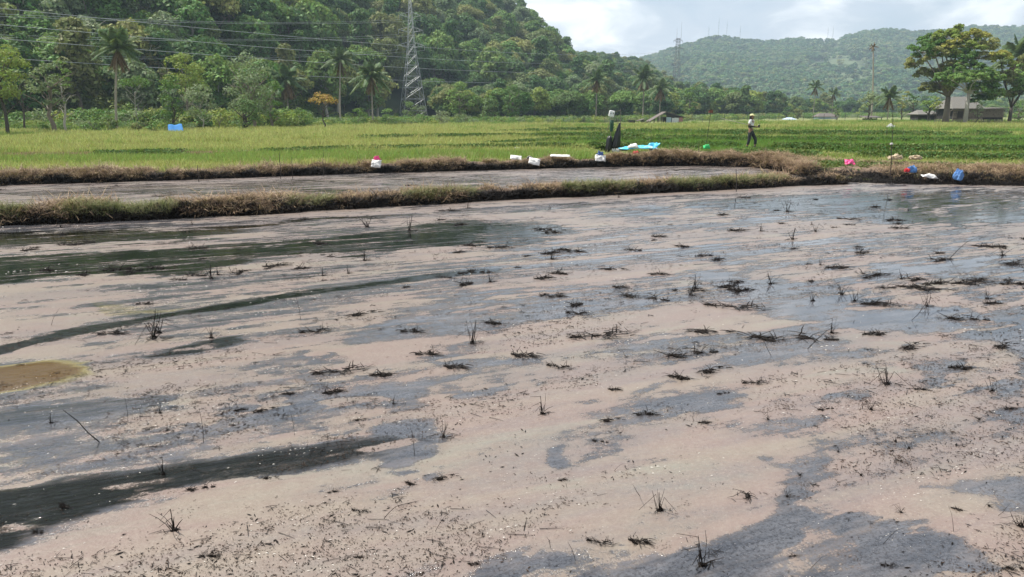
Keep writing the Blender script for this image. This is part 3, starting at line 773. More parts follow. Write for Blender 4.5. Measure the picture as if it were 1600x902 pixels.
# ------------------------------------------------------------------ tree makers
def limbs(m, top, R, r0, n, seed, lean=(0, 0), start=0.45, spreadk=0.8, base_wob=0.1, steps=4):
    r = np.random.default_rng(seed)
    P = [np.array([0, 0, -0.3])]; hh_ = top
    for k in range(1, 6):
        f = k / 5
        P.append(np.array([lean[0] * f + r.normal(0, base_wob), lean[1] * f + r.normal(0, base_wob), hh_ * f]))
    m.tube(P, [r0 * (1.25 - 0.85 * k / 5) for k in range(6)], 7)
    ends = []
    for i in range(n):
        a = i * 2.4 + r.uniform(-.4, .4); f = start + (1 - start) * i / max(1, n - 1) * 0.95
        j = min(4, int(f * 5)); g_ = f * 5 - j
        s = P[j] * (1 - g_) + P[min(5, j + 1)] * g_
        L_ = R * r.uniform(0.6, 1.0)
        d = np.array([math.cos(a) * spreadk, math.sin(a) * spreadk, r.uniform(0.35, 0.9)])
        q = [s]
        for w in range(steps):
            q.append(q[-1] + d * L_ / steps + r.normal(0, 0.05 * L_, 3))
            d = d + np.array([0, 0, 0.07])
        rr_ = r0 * 0.5
        m.tube(q, [rr_ * (1 - 0.2 * w) for w in range(len(q))], 5)
        for w in (2, 3):
            e2 = q[w] + np.array([r.normal(0, .3), r.normal(0, .3), r.uniform(.1, .4)]) * L_
            m.tube([q[w], (q[w] + e2) / 2 + r.normal(0, .03 * L_, 3), e2], [rr_ * .4, rr_ * .3, rr_ * .15], 4); ends.append(e2)
        ends.append(q[-1])
    return ends
def crown_pts(clumps, leaves, leaf, r, hug=0.55):
    C_, N_ = [], []
    for (c, rad) in clumps:
        n = max(12, int(leaves * (rad[0] / 1.0) ** 1.2))
        d = r.normal(0, 1, (n, 3)); d[:, 2] = np.where(d[:, 2] < -0.3, -d[:, 2], d[:, 2]); d /= np.linalg.norm(d, axis=1)[:, None]
        k = r.uniform(hug, 1.08, n) ** 0.7
        C_.append(np.array(c) + d * k[:, None] * np.array(rad)); N_.append(d + r.normal(0, 0.45, (n, 3)) + np.array([0, 0, 0.3]))
    return np.concatenate(C_), np.concatenate(N_)
def clump_crown(seed, R, H, z0, n, leaves, leaf, crad=0.34, shape='round', mat='leaf_mid'):
    r = np.random.default_rng(seed); cl = []
    for i in range(n):
        a = r.uniform(0, 6.283); k = math.sqrt(r.uniform(0.02, 1))
        if shape == 'umbrella': z = z0 + H * (0.55 + 0.45 * (1 - k * k)) * r.uniform(.85, 1)
        elif shape == 'cone': k *= 0.9; zz = r.uniform(0, 1); k *= (1 - zz * 0.75); z = z0 + H * zz
        elif shape == 'column': k *= .8; z = z0 + H * r.uniform(0, 1)
        else:
            zz = r.uniform(-1, 1); k = math.sqrt(max(0, 1 - zz * zz)) * r.uniform(.5, 1); z = z0 + H * (0.5 + 0.42 * zz)
        q = R * crad * r.uniform(0.6, 1.25)
        cl.append(((R * (1 - crad * .8) * k * math.cos(a), R * (1 - crad * .8) * k * math.sin(a), z), (q, q, q * r.uniform(.55, .85))))
    c, nn = crown_pts(cl, leaves, leaf, r)
    m = MB(); m.quads(leaf_quads(c, nn, leaf, r)); return m
def palm_parts(H, frond_len, nf, seed, lean=(0, 0), leafw=0.05, droop=1.0, dead=6, mat='frond'):
    r = np.random.default_rng(seed)
    tr = MB(); P = [np.array([lean[0] * (k / 6) ** 1.6, lean[1] * (k / 6) ** 1.6, -0.3 + (H + .3) * k / 6]) for k in range(7)]
    tr.tube(P, [(0.0075 * H + .045) * (1.3 - .5 * k / 6) for k in range(7)], 8)
    top = P[-1]; fr = []
    def frond(a, el, L_, dr):
        m = MB(); pts = []; n = 14
        for k in range(n + 1):
            s = k / n
            hx = L_ * (math.cos(el) * s); hz_ = L_ * (math.sin(el) * s - dr * s * s * 0.75)
            pts.append(top + np.array([math.cos(a) * hx, math.sin(a) * hx, hz_ + .05]))
        m.tube(pts, [0.012 * L_ * (1.1 - s / n) + .008 for s in range(n + 1)], 4, False)
        side = np.array([-math.sin(a), math.cos(a), 0]); V = []
        for k in range(1, n * 3):
            s = k / (n * 3); j = int(s * n); g_ = s * n - j
            c = pts[j] * (1 - g_) + pts[j + 1] * g_; fw = pts[j + 1] - pts[j]; fw /= np.linalg.norm(fw)
            ll = L_ * 0.27 * math.sin(math.pi * min(1, s * .85 + .12)) * r.uniform(.8, 1.15)
            for sg in (-1, 1):
                tip = c + (side * sg * .8 + fw * .55) * ll + np.array([0, 0, -ll * r.uniform(.3, .75)])
                w = fw * leafw * (L_ / 3)
                V.append([c - w, c + w, (c + tip) / 2 + w * .8 + np.array([0, 0, ll * .12]), tip])
        m.quads(np.array(V)); return m
    for i in range(nf):
        f = i / nf; fr.append(frond(i * 2.4, 1.35 - 1.55 * f + r.uniform(-.1, .1), frond_len * r.uniform(.85, 1.05), droop * (0.35 + .5 * f)))
    dd = MB(); 
    for i in range(dead):
        q = frond(i * 1.1 + r.uniform(0, .3), -1.0 - r.uniform(0, .3), frond_len * .75, .15); dd.add(np.concatenate(q.v), q.f)
    return tr, fr, dd
def make_palm(px, Y, H, L_, seed, label, nf=16, lean=(0, 0), droop=1.0, dead=5, group=None, one=False, mat='frond', base=None):
    b_ = ground_at(px, Y) if base is None else np.array(base)
    o = empty('palm_tree', b_, 0, label, 'palm', group)
    L_ = L_ * 1.25
    tr, fr, dd = palm_parts(H, L_, nf, seed, lean, 0.06 if not one else 0.12, droop, dead)
    tr.build('trunk', M['palm_bark'], o, True)
    if one:
        m = MB()
        for q in fr: m.add(np.concatenate(q.v), q.f)
        m.build('crown', M[mat], o)
    else:
        for q in fr: q.build('frond', M[mat], o)
    if dead: tag(dd.build('dead_fronds', M['frond_dead'], o), 'brown dead fronds hanging below the crown')
    return o
def make_tree(px, Y, H, R, seed, label, mat='leaf_mid', bark='bark', crown_h=None, shape='round', n=26, leaves=120, leaf=0.14, r0=0.16, lean=(0, 0), group=None, cat='tree', name='tree', z0=None, nl=7, crad=.34, base=None, sy=1.0):
    b_ = ground_at(px, Y) if base is None else np.array(base)
    o = empty(name, b_, 0, label, cat, group)
    ch = crown_h or H * 0.6; z0 = H - ch if z0 is None else z0
    t_ = MB(); limbs(t_, min(H * .72, z0 + ch * .5), R, r0, nl, seed, lean, start=max(.25, min(.75, z0 / H)))
    t_.build('trunk', M[bark], o, True)
    cm = clump_crown(seed + 1, R, ch, z0 + 0.0, n, leaves, leaf, crad, shape)
    c = cm.build('crown', M[mat], o); c.location = (lean[0], lean[1], 0)
    return o

# ------------------------------------------------------------------ forest on the hills
KINDS = []   # prototypes, each with crown and trunk
spec = [('leaf_dark', 'round', 4.4, 6.5), ('leaf_mid', 'round', 4.0, 6.0), ('leaf_dark', 'umbrella', 5.0, 5.0), ('leaf_mid', 'umbrella', 4.6, 5.0),
        ('leaf_yellow', 'round', 3.8, 5.5), ('leaf_grey', 'round', 3.6, 6.0), ('leaf_dark', 'cone', 3.4, 8.0), ('leaf_bright', 'round', 3.4, 5.0)]
WORD = ['dark green round crowned', 'mid green round crowned', 'dark green spreading', 'mid green spreading', 'yellowish green round crowned', 'greyish green loose crowned', 'dark green tall narrow', 'bright green round crowned']
for i, (mt, sh, R, H) in enumerate(spec):
    cm = clump_crown(300 + i, R, H, 3.0, 40, 90, 0.27, .34, sh)
    m = MB(); limbs(m, 3 + H * .6, R * .8, 0.22, 6, 300 + i)
    KINDS.append((cm.mesh('crown', M[mt]), m.mesh('trunk', M['bark_pale' if i in (5, 1) else 'bark']), proto('crown', None) if False else None))
cand = []
gx = np.arange(-330, 60, 4.9); gy = np.arange(85, 345, 4.9)
for X0 in gx:
    for Y0 in gy:
        X = X0 + rnd.uniform(-2.2, 2.2); Y = Y0 + rnd.uniform(-2.2, 2.2); s = X / Y
        if s < -0.80 or s > 0.15: continue
        yb = np.interp(s, *BL); yr = np.interp(s, *RL)
        if Y < yb or Y > yr + 12: continue
        if abs(X / Y + .134) < .036 and Y < 197: continue
        z = float(hL(X, Y))
        if z < -1: continue
        cand.append((X, Y, z, s, (Y - yb) / (yr - yb)))
cand.sort(key=lambda c: c[1])
def inview(X, Y, z):
    u, v = to_px(np.array([X, Y, z + 7])); return -40 < u < 1640 and v > -25
# the ones seen largest are trees of their own; the rest is one mass
vis = [c for c in cand if inview(*c[:3])]
near = vis[:270]; nearset = set((c[0], c[1]) for c in near)
rest = [c for c in cand if (c[0], c[1]) not in nearset]
def kind_for(X, Y, tt):
    q = float(vnoise(X / 26.0 + 50, Y / 26.0 + 50, 5)); w = rnd.random()
    if w < .25: return rnd.choice([0, 2, 6])
    if q < .3: return rnd.choice([0, 2, 5])
    if q < .5: return rnd.choice([1, 3, 0, 6])
    if q < .68: return rnd.choice([2, 3, 1, 5])
    return rnd.choice([4, 1, 7, 5, 3])
first = {}
for X, Y, z, s, tt in near:
    k = kind_for(X, Y, tt); u, v = to_px(np.array([X, Y, z + 5]))
    side = 'left of the coconut palm' if u < 182 else 'just right of the coconut palm' if u < 400 else 'left of the steel pylon' if u < 645 else 'right of the steel pylon'
    if tt > .22: side = 'higher up, ' + side
    lab = f'{WORD[k]} forest tree, hillside {side}'
    sc = (rnd.uniform(.75, 1.25) if rnd.random() < .7 else rnd.uniform(1.2, 1.6)) * (0.8 if tt < .12 else 1.05)
    lab = ('large ' if sc > 1.17 else 'small ' if sc < .86 else '') + lab; grp = lab.replace('tree,', 'trees,')
    if k not in first:
        o = empty('forest_tree', (X, Y, z - .8), rnd.uniform(0, 6.28), lab, 'tree', grp, sc)
        c_ = link('crown', KINDS[k][0], o); link('trunk', KINDS[k][1], o); first[k] = o
    else:
        o = first[k].copy(); COL.objects.link(o)
        for ch in first[k].children: c_ = ch.copy(); c_.parent = o; COL.objects.link(c_)
        o.location = (X, Y, z - .8); o.rotation_euler = (0, 0, rnd.uniform(0, 6.28)); o.scale = (sc, sc, sc * rnd.uniform(.85, 1.25)); tag(o, lab, 'tree', grp)
PT = [proto('crown', KINDS[k][0]) for k in range(len(spec))]
A = np.array([c[:3] for c in rest]); ki = np.array([kind_for(c[0], c[1], c[4]) for c in rest])
scatter('forest', A - [0, 0, .8], np.clip(rng.lognormal(.04, .25, len(A)), .7, 1.7), rng.uniform(0, 6.28, len(A)), PT, 'dense broadleaf forest higher up the left hillside', 'forest', ki)
# far wood: light crowns
PFAR = []
for i in range(6):
    cm = clump_crown(400 + i, 4.2, 6.0, 1.5, 12, 16, 0.75, .42, ['round', 'umbrella', 'cone', 'round', 'umbrella', 'round'][i])
    PFAR.append(proto('crown', cm.mesh('crown', M[['leaf_far', 'leaf_far', 'leaf_far', 'leaf_mid', 'leaf_grey', 'leaf_far'][i]])))
n = 2600; s = rng.uniform(-.1, .32, n); y = np.sqrt(rng.uniform(232 ** 2, 600 ** 2, n)); x = s * y; z = hM(x, y)
k = z > -1.5
scatter('forest', np.stack([x, y, z - 1], -1)[k], rng.uniform(.75, 1.25, k.sum()), rng.uniform(0, 6.28, k.sum()), PT[:7] , 'wooded foothill between the left hill and the distant ridge', 'forest')
n = 24000; s = rng.uniform(-.05, .86, n); y = np.sqrt(rng.uniform(600 ** 2, 1480 ** 2, n)); x = s * y; z = hF(x, y)
qx, qy = to_px(np.stack([x, y, z + 2], -1)); dcl = seg_sdf(qx, qy, CLR)
k = (z > -2) & ((dcl > 1) | (rng.uniform(0, 1, n) < .22)) & (fbm(x / 60, y / 60, 3, 91) > .34)
scatter('forest', np.stack([x, y, z - 1.5], -1)[k], rng.uniform(.8, 1.5, k.sum()), rng.uniform(0, 6.28, k.sum()), PFAR, 'hazy wooded slopes of the distant ridge', 'forest')
# rest of the valley floor behind the fields: scrub and low trees
def pxline(pts, px): return np.interp(px, [q[0] for q in pts], [q[1] for q in pts])
EDGE = [(-150, 72), (200, 80), (400, 92), (640, 122), (860, 150), (1150, 200), (1300, 260), (1500, 300), (1750, 200)]
n = 5200; u = rng.uniform(-150, 1750, n); f = rng.uniform(0, 1, n) ** 1.3; y = pxline(EDGE, u) * (1 + .04 * rng.normal(0, 1, n)) + f * np.where(u < 900, 55, 120); x = (u - 800) / F * y * CP
zz = np.maximum(np.maximum(gz(x, y), hL(x, y)), hM(x, y))
PSH = [proto('bush', clump_crown(500 + i, 1.15, 1.2, 0.0, 12, 60, 0.10, .45).mesh('bush', M[['leaf_yellow', 'leaf_bright', 'leaf_yellow', 'leaf_mid', 'leaf_grey', 'leaf_bright'][i]])) for i in range(6)]
scatter('undergrowth', np.stack([x, y, zz - .1], -1), rng.uniform(.5, 1.1, n) * (.75 + y / 400) * (1 + .8 * ((u < 480) & (y > 84))), rng.uniform(0, 6.28, n), PSH, 'tangled light green undergrowth along the foot of the forest', 'undergrowth')
# broad belt of trees on the valley floor at the foot of the foothill
n = 620; u = rng.uniform(690, 1760, n); y = pxline([(690, 150), (900, 172), (1150, 235), (1300, 300), (1500, 330), (1760, 240)], u) + rng.uniform(0, 1, n) * 110; x = (u - 800) / F * y * CP
zz = np.maximum(gz(x, y), hM(x, y))
scatter('forest', np.stack([x, y, zz - .6], -1), rng.uniform(.55, .95, n), rng.uniform(0, 6.28, n), PT, 'belt of low trees on the valley floor behind the fields', 'forest')

# ------------------------------------------------------------------ single trees in front of the forest
make_tree(12, 62, 7.4, 2.5, 11, 'yellowish green tree at the left edge of the field with a thin dark trunk', 'leaf_yellow', 'bark_dark', 5.0, n=30, leaves=150, leaf=.11, r0=.13)
make_tree(-60, 66, 8.5, 3.0, 12, 'dark leaved tree cut off by the left edge of the view', 'leaf_mid', 'bark', 6, leaves=120)
make_tree(40, 72, 5.6, 1.5, 13, 'thin stemmed small tree with a few leaves second from the left', 'leaf_grey', 'bark_dark', 2.6, n=9, leaves=70, leaf=.11, r0=.09)
make_tree(86, 66, 6.4, 1.9, 14, 'sparse dark tree with a thick leaning trunk left of the coconut palm', 'leaf_grey', 'bark', 4.2, n=20, leaves=100, leaf=.10, r0=.17, nl=10)
make_tree(106, 67, 6.6, 1.1, 15, 'slim tree with pale bark standing closest to the left of the coconut palm', 'leaf_mid', 'bark_pale', 4.4, n=14, leaves=75, leaf=.10, r0=.10, nl=8)
make_palm(183, 76, 8.0, 2.3, 16, 'tall coconut palm with a pale straight trunk and brown hanging fronds', 22, dead=9, droop=.8, lean=(1.0, 0))
make_tree(218, 84, 5.8, 1.9, 17, 'small flat topped tree with pale green leaves just right of the coconut palm', 'leaf_bright', 'bark_pale', 2.2, shape='umbrella', n=14, leaves=150, leaf=.10, r0=.06)
make_tree(273, 79, 6.0, 1.75, 18, 'bushy bright green tree standing above the blue tarpaulin shelter', 'leaf_bright', 'bark_dark', 5.2, n=30, leaves=110, leaf=.11, r0=.12)
make_tree(296, 92, 8.6, 3.0, 19, 'wide yellow green crowned tree behind the bushy bright green tree', 'leaf_yellow', 'bark', 5.0, n=34, leaves=90, leaf=.13, r0=.17)
make_tree(318, 78, 4.9, 2.0, 20, 'greyish half bare scrubby tree right of the blue tarpaulin shelter', 'leaf_grey', 'bark_pale', 4.2, n=26, leaves=130, leaf=.09, r0=.05, nl=14)
make_tree(398, 84, 8.4, 3.3, 21, 'big loose pale green tree at the middle of the left forest edge', 'leaf_grey', 'bark', 7.4, n=48, leaves=80, leaf=.13, r0=.17, nl=10)
make_tree(384, 76, 3.4, 1.9, 22, 'low dark bushy tree in front of the big pale green tree', 'leaf_dark', 'bark_dark', 3.3, n=26, leaves=110, leaf=.10)
make_tree(425, 90, 6.8, 2.0, 23, 'mid green tree just right of the big pale green tree', 'leaf_mid', 'bark', 6.0, n=28, leaves=90, leaf=.12)
make_tree(507, 88, 3.9, 1.95, 24, 'small orange leaved tree with a flat crown at the field edge', 'leaf_orange', 'bark_dark', 1.9, shape='umbrella', n=22, leaves=80, leaf=.10, r0=.09)
make_palm(532, 125, 10.2, 2.6, 25, 'slender coconut palm behind the small orange leaved tree', 15, dead=3, one=True, lean=(.5, 0))
make_palm(583, 112, 7.2, 2.7, 26, 'shorter coconut palm with wide fronds left of the steel pylon', 18, dead=5, one=True)
make_palm(452, 118, 6.8, 3.0, 27, 'palm with drooping greyish fronds in the forest edge right of the big pale green tree', 16, dead=8, one=True)
make_tree(718, 150, 8.0, 3.2, 28, 'round green tree at the forest edge closest to the right of the pylon', 'leaf_mid', 'bark', 6.6, n=30, leaves=60, leaf=.2)
make_tree(800, 158, 7.6, 3.0, 29, 'mid green tree at the forest edge beyond the middle of the field', 'leaf_bright', 'bark', 6.6, n=30, leaves=60, leaf=.2)
make_tree(765, 146, 4.6, 2.4, 30, 'low dark tree at the forest edge beyond the middle of the field', 'leaf_dark', 'bark', 4.2, n=24, leaves=60, leaf=.2)
make_palm(931, 175, 9.4, 3.0, 31, 'leftmost of the three grey fronded palms behind the shack', 14, dead=5, one=True)
make_palm(1004, 182, 10.2, 3.4, 32, 'middle and tallest of the three grey fronded palms behind the shack', 16, dead=8, one=True)
make_palm(1030, 175, 7.4, 3.0, 33, 'rightmost of the three grey fronded palms behind the shack', 14, dead=5, one=True)
make_tree(1076, 200, 8.8, 2.8, 34, 'bright green round tree right of the slatted shack near the mast', 'leaf_bright', 'bark', 7.5, n=28, leaves=50, leaf=.25)
make_tree(1228, 215, 3.6, 1.5, 35, 'small black green bushy tree left of the small pale shelter', 'leaf_dark', 'bark_dark', 3.4, n=16, leaves=50, leaf=.2) 
make_tree(1247, 220, 3.8, 2.0, 36, 'wider dark bushy tree right above the small pale shelter', 'leaf_dark', 'bark_dark', 3.6, n=18, leaves=50, leaf=.2)
make_tree(1307, 180, 3.9, 1.25, 37, 'small vivid green round tree standing alone at the far field edge', 'leaf_bright', 'bark', 3.2, n=18, leaves=70, leaf=.14)
make_palm(1270, 240, 9.5, 2.9, 38, 'left one of two far palms above the far field edge', 12, dead=3, one=True)
make_palm(1299, 240, 7.5, 2.6, 39, 'right one of two far palms above the far field edge', 12, dead=3, one=True)
# the tall, nearly dead palm
o = make_palm(1361, 165, 15.2, 1.0, 40, 'very tall thin palm trunk with a tiny withered crown', 8, lean=(-1.2, 0), dead=4, one=True, mat='frond_dead')
make_tree(1357, 150, 5.4, 2.5, 41, 'greyish spreading tree at the foot of the very tall thin palm', 'leaf_grey', 'bark_dark', 3.6, shape='umbrella', n=22, leaves=60, leaf=.16)
make_palm(1386, 140, 4.4, 2.5, 42, 'low palm with pale drooping fronds between the tall thin palm and the dark trees', 15, dead=3, one=True)
make_tree(1408, 125, 5.0, 1.1, 43, 'left one of the two narrow dark trees', 'leaf_mid', 'bark_dark', 3.6, shape='column', n=16, leaves=70, leaf=.13, r0=.10)
make_tree(1427, 122, 4.9, 1.1, 44, 'right one of the two narrow dark trees with a curved trunk', 'leaf_dark', 'bark_dark', 3.7, shape='column', n=16, leaves=70, leaf=.13, r0=.13, lean=(-.4, 0))
make_tree(1450, 108, 4.0, 1.4, 45, 'dark leaved tree with a thick trunk in front of the small grey shed', 'leaf_mid', 'bark_dark', 2.6, n=20, leaves=70, leaf=.12, r0=.15)
make_tree(1461, 106, 3.6, 1.0, 46, 'short tree squeezed against the left of the thickest grey trunk', 'leaf_yellow', 'bark_dark', 2.2, n=12, leaves=70, leaf=.11, r0=.09)

# the big tree: crown lobes set one by one
def lobes_tree(px, Y, label, trunk_r, fork_h, lobes, mat_of, leaf=.15, leaves=215, bark='bark', seed=1, kids=4, hug=.5):
    b_ = ground_at(px, Y); o = empty('tree', b_, 0, label, 'tree')
    r = np.random.default_rng(seed); tr = MB()
    L_ = []
    for (lx, ly, rx, rz, mt) in lobes:
        P = at_depth(lx, ly, Y + r.uniform(-1.8, 1.8)) - b_; L_.append((P, rx * 1.22 * Y / F, rz * 1.25 * Y / F, mt))
    fork = np.array([0, 0, fork_h])
    tr.tube([(0, 0, -.3), (0.03, 0, fork_h * .5), fork], [trunk_r * 1.25, trunk_r, trunk_r * .85], 9)
    by = {}
    for (P, rx, rz, mt) in L_:
        mid = fork + (P - fork) * .5 + np.array([0, 0, .25]) + r.normal(0, .12, 3)
        tr.tube([fork, fork + (mid - fork) * .5 + r.normal(0, .06, 3), mid, P], [trunk_r * .5, trunk_r * .36, trunk_r * .26, trunk_r * .12], 6)
        cl = [(P, (rx * .62, rx * .62, rz * .6))]
        for j in range(int(kids * 4)):
            d = r.normal(0, 1, 3); d[2] = abs(d[2]) * .9 - .3; d /= np.linalg.norm(d)
            q = rx * r.uniform(.22, .40)
            e2 = P + d * np.array([rx * .8, rx * .8, rz * .8]); cl.append((e2, (q, q, q * .7)))
            if j % 2 == 0: tr.tube([P, (P + e2) / 2 + r.normal(0, .05, 3), e2], [trunk_r * .12, trunk_r * .08, trunk_r * .04], 4)
        by.setdefault(mt, []).append(cl)
    tr.build('trunk', M[bark], o, True)
    for mt, cls in by.items():
        m = MB()
        for cl in cls:
            c, nn = crown_pts(cl[1:], leaves, leaf, r, hug); m.quads(leaf_quads(c, nn, leaf, r))
        c_ = m.build('crown', M[mt], o)
        if mt in ('leaf_gold',): c_['label'] = 'yellow flowering part of the crown'  # gold leaf colour paints the sunlit parts of the crown
    return o
lobes_tree(1476, 102, 'biggest spreading tree with yellow tinged crown and thick grey trunk before the thatched hut', .36, 3.6,
    [(1440, 82, 17, 13, 'leaf_bright'), (1455, 68, 16, 12, 'leaf_bright'), (1478, 60, 16, 11, 'leaf_yellow'), (1500, 52, 18, 11, 'leaf_yellow'), (1522, 58, 17, 12, 'leaf_gold'),
     (1432, 100, 13, 11, 'leaf_mid'), (1446, 118, 14, 10, 'leaf_dark'), (1465, 112, 13, 9, 'leaf_dark'), (1490, 72, 13, 9, 'leaf_gold'), (1510, 75, 14, 10, 'leaf_yellow'),
     (1540, 75, 15, 13, 'leaf_mid'), (1530, 92, 13, 10, 'leaf_mid'), (1470, 138, 12, 8, 'leaf_mid'), (1450, 140, 11, 9, 'leaf_dark'), (1462, 90, 15, 12, 'leaf_mid'), (1485, 88, 15, 11, 'leaf_yellow'), (1505, 92, 15, 12, 'leaf_bright'), (1470, 76, 14, 10, 'leaf_bright'), (1490, 104, 12, 9, 'leaf_dark'), (1525, 74, 13, 11, 'leaf_yellow')], None, seed=61)
lobes_tree(1507, 98, 'fresh green tree with a pale trunk standing right in front of the thatched hut', .24, 3.9,
    [(1480, 122, 15, 11, 'leaf_bright'), (1497, 112, 15, 10, 'leaf_bright'), (1520, 110, 16, 11, 'leaf_bright'), (1538, 120, 15, 11, 'leaf_bright'), (1550, 135, 14, 11, 'leaf_bright'),
     (1482, 133, 11, 8, 'leaf_mid'), (1530, 140, 15, 10, 'leaf_mid'), (1545, 150, 12, 9, 'leaf_mid'), (1528, 158, 12, 8, 'leaf_dark'), (1556, 148, 10, 9, 'leaf_mid'), (1510, 124, 14, 10, 'leaf_bright'), (1525, 126, 14, 10, 'leaf_mid'), (1540, 140, 13, 11, 'leaf_bright'), (1495, 126, 12, 9, 'leaf_mid'), (1555, 122, 11, 9, 'leaf_mid')], None, bark='bark_pale', seed=62)
lobes_tree(1576, 104, 'tall dark tree with a forked leaning trunk at the right edge of the view', .22, 2.2,
    [(1568, 130, 16, 14, 'leaf_dark'), (1590, 120, 16, 16, 'leaf_mid'), (1565, 100, 14, 13, 'leaf_yellow'), (1562, 90, 12, 8, 'leaf_gold'), (1595, 148, 15, 12, 'leaf_mid'), (1610, 130, 18, 16, 'leaf_mid'), (1580, 150, 12, 9, 'leaf_dark'), (1615, 100, 18, 16, 'leaf_dark')], None, bark='bark_dark', seed=63)
make_palm(1578, 112, 9.6, 3.6, 64, 'large palm rising behind the tall dark tree at the right edge', 18, dead=4)
make_tree(1525, 96, 3.1, 1.0, 65, 'low brownish bush tree against the wall of the thatched hut', 'leaf_grey', 'bark_dark', 2.2, n=16, leaves=70, leaf=.09, r0=.06)
make_tree(1590, 115, 3.4, 2.0, 66, 'bright yellow green shrub at the far right edge of the field', 'leaf_bright', 'bark', 3.2, n=20, leaves=60, leaf=.12)
for i, (u, Y, H, R, mt, lab) in enumerate([(150, 70, 1.9, 1.2, 'leaf_bright', 'light green bush left of the coconut palm foot'), (172, 68, 1.5, 1.1, 'leaf_dark', 'dark low bush at the foot of the coconut palm'),
        (213, 69, 1.0, .8, 'leaf_dark', 'trimmed dark hedge bush left of the blue tarpaulin shelter'), (238, 70, 1.0, .9, 'leaf_mid', 'green hedge bush touching the blue tarpaulin shelter'),
        (68, 66, 1.0, .7, 'leaf_bright', 'small light bush under the sparse dark tree'), (345, 80, 2.6, 1.3, 'leaf_yellow', 'yellow green bush below the half bare scrubby tree'),
        (470, 92, 2.6, 1.6, 'leaf_bright', 'bright bush left of the small orange leaved tree'), (560, 102, 2.5, 1.9, 'leaf_bright', 'bright broad bush under the shorter coconut palm'),
        (610, 108, 2.6, 1.9, 'leaf_bright', 'bright bush halfway between the shorter coconut palm and the pylon'), (690, 118, 2.4, 2.0, 'leaf_grey', 'brownish green bush right of the pylon foot'),
        (725, 122, 2.3, 1.8, 'leaf_grey', 'dull brown bush farther right of the pylon foot'), (660, 112, 1.8, 1.6, 'leaf_mid', 'green bush in front of the pylon foot'), (638, 175, 5.0, 2.6, 'leaf_mid', 'tall bush hiding the left feet of the big pylon'), (654, 178, 4.2, 2.4, 'leaf_grey', 'tall greyish bush hiding the right feet of the big pylon')]):
    make_tree(u, Y, H, R, 600 + i, lab, mt, 'bark', H * .95, n=16, leaves=90, leaf=.11, cat='bush', name='bush', r0=.05, z0=.05)
# ------------------------------------------------------------------ pylons, masts and cables
def lattice(m_leg, m_br, H, w0, w1, nb, rl, rb, waist=None):
    def hw(z):
        f = z / H
        if waist: return np.interp(f, [0, waist[0], 1], [w0, waist[1], w1]) / 2
        return (w0 * (1 - f) + w1 * f) / 2
    zs = [H * (1 - (1 - k / nb) ** 1.35) for k in range(nb + 1)]
    cs = [(-1, -1), (1, -1), (1, 1), (-1, 1)]
    for (a, b_), ml in zip(cs, m_leg):
        ml.tube([(a * hw(z), b_ * hw(z), z) for z in zs], [rl * (1 - .4 * z / H) for z in zs], 4)
    for i in range(nb):
        za, zb = zs[i], zs[i + 1]
        for q in range(4):
            a, b_ = cs[q], cs[(q + 1) % 4]
            A0 = (a[0] * hw(za), a[1] * hw(za), za); A1 = (b_[0] * hw(za), b_[1] * hw(za), za)
            B0 = (a[0] * hw(zb), a[1] * hw(zb), zb); B1 = (b_[0] * hw(zb), b_[1] * hw(zb), zb)
            m_br.tube([A0, B1], rb, 3); m_br.tube([A1, B0], rb, 3); m_br.tube([B0, B1], rb, 3)
    return hw
def pylon(px, Y, base, H, w0, w1, nb, arms, rl, rb, label, rz, rods=(), waist=None, mat='steel'):
    o = empty('pylon', base, rz, label, 'pylon')
    legs = [MB() for _ in range(4)]; br = MB()
    hw = lattice(legs, br, H, w0, w1, nb, rl, rb, waist)
    for l in legs: l.build('leg', M[mat], o)
    br.build('bracing', M[mat], o)
    for (z, L_) in arms:
        m = MB()
        for s in (-1, 1):
            for y in (-1, 1):
                m.tube([(s * hw(z), y * hw(z), z - .5), (s * L_, 0, z)], rb * 1.1, 3); m.tube([(s * hw(z), y * hw(z), z + .7), (s * L_, 0, z)], rb * 1.1, 3)
            for q in (.35, .65): m.tube([(s * (hw(z) + (L_ - hw(z)) * q), 0, z - .3), (s * (hw(z) + (L_ - hw(z)) * q), 0, z + .5 * (1 - q))], rb, 3)
            m.tube([(s * L_, 0, z), (s * L_, 0, z - 1.1)], rb * 1.5, 5)
        m.build('cross_arm', M[mat], o)
    for (x, z0, z1) in rods:
        m = MB(); m.tube([(x, 0, z0), (x, 0, z1)], [rb * 1.4, rb * .5], 5); m.build('rod', M[mat], o)
    return o
PYB = ground_at(646, 190); PYB[2] = max(PYB[2], float(hL(PYB[0], PYB[1]))) - .3
PYH = at_depth(646, 1, 190)[2] - PYB[2]
ARM = [(at_depth(646, q, 190)[2] - PYB[2]) for q in (24, 47, 71)]
pylon(646, 190, PYB, PYH, 6.2, .5, 13, [(z, l) for z, l in zip(ARM, (2.6, 3.0, 3.3))], .065, .032, 'tall grey steel lattice pylon rising in front of the left hillside', .35, waist=(.62, 1.7))
MB2 = ground_at(1054, 430); MB2[2] = float(max(gz(*MB2[:2]), hM(*MB2[:2])))
z2 = lambda q: at_depth(1059, q, 430)[2] - MB2[2]
pylon(1054, 430, MB2, z2(60), 3.6, 1.6, 16, [(z2(62) - .5, 2.6), (z2(76), 3.4), (z2(88), 3.8), (z2(101), 3.4)], .11, .05, 'slender dark lattice mast with two antenna rods beyond the shack', .2, rods=[(-.9, z2(61), z2(44)), (1.6, z2(61), z2(34))], mat='mast')
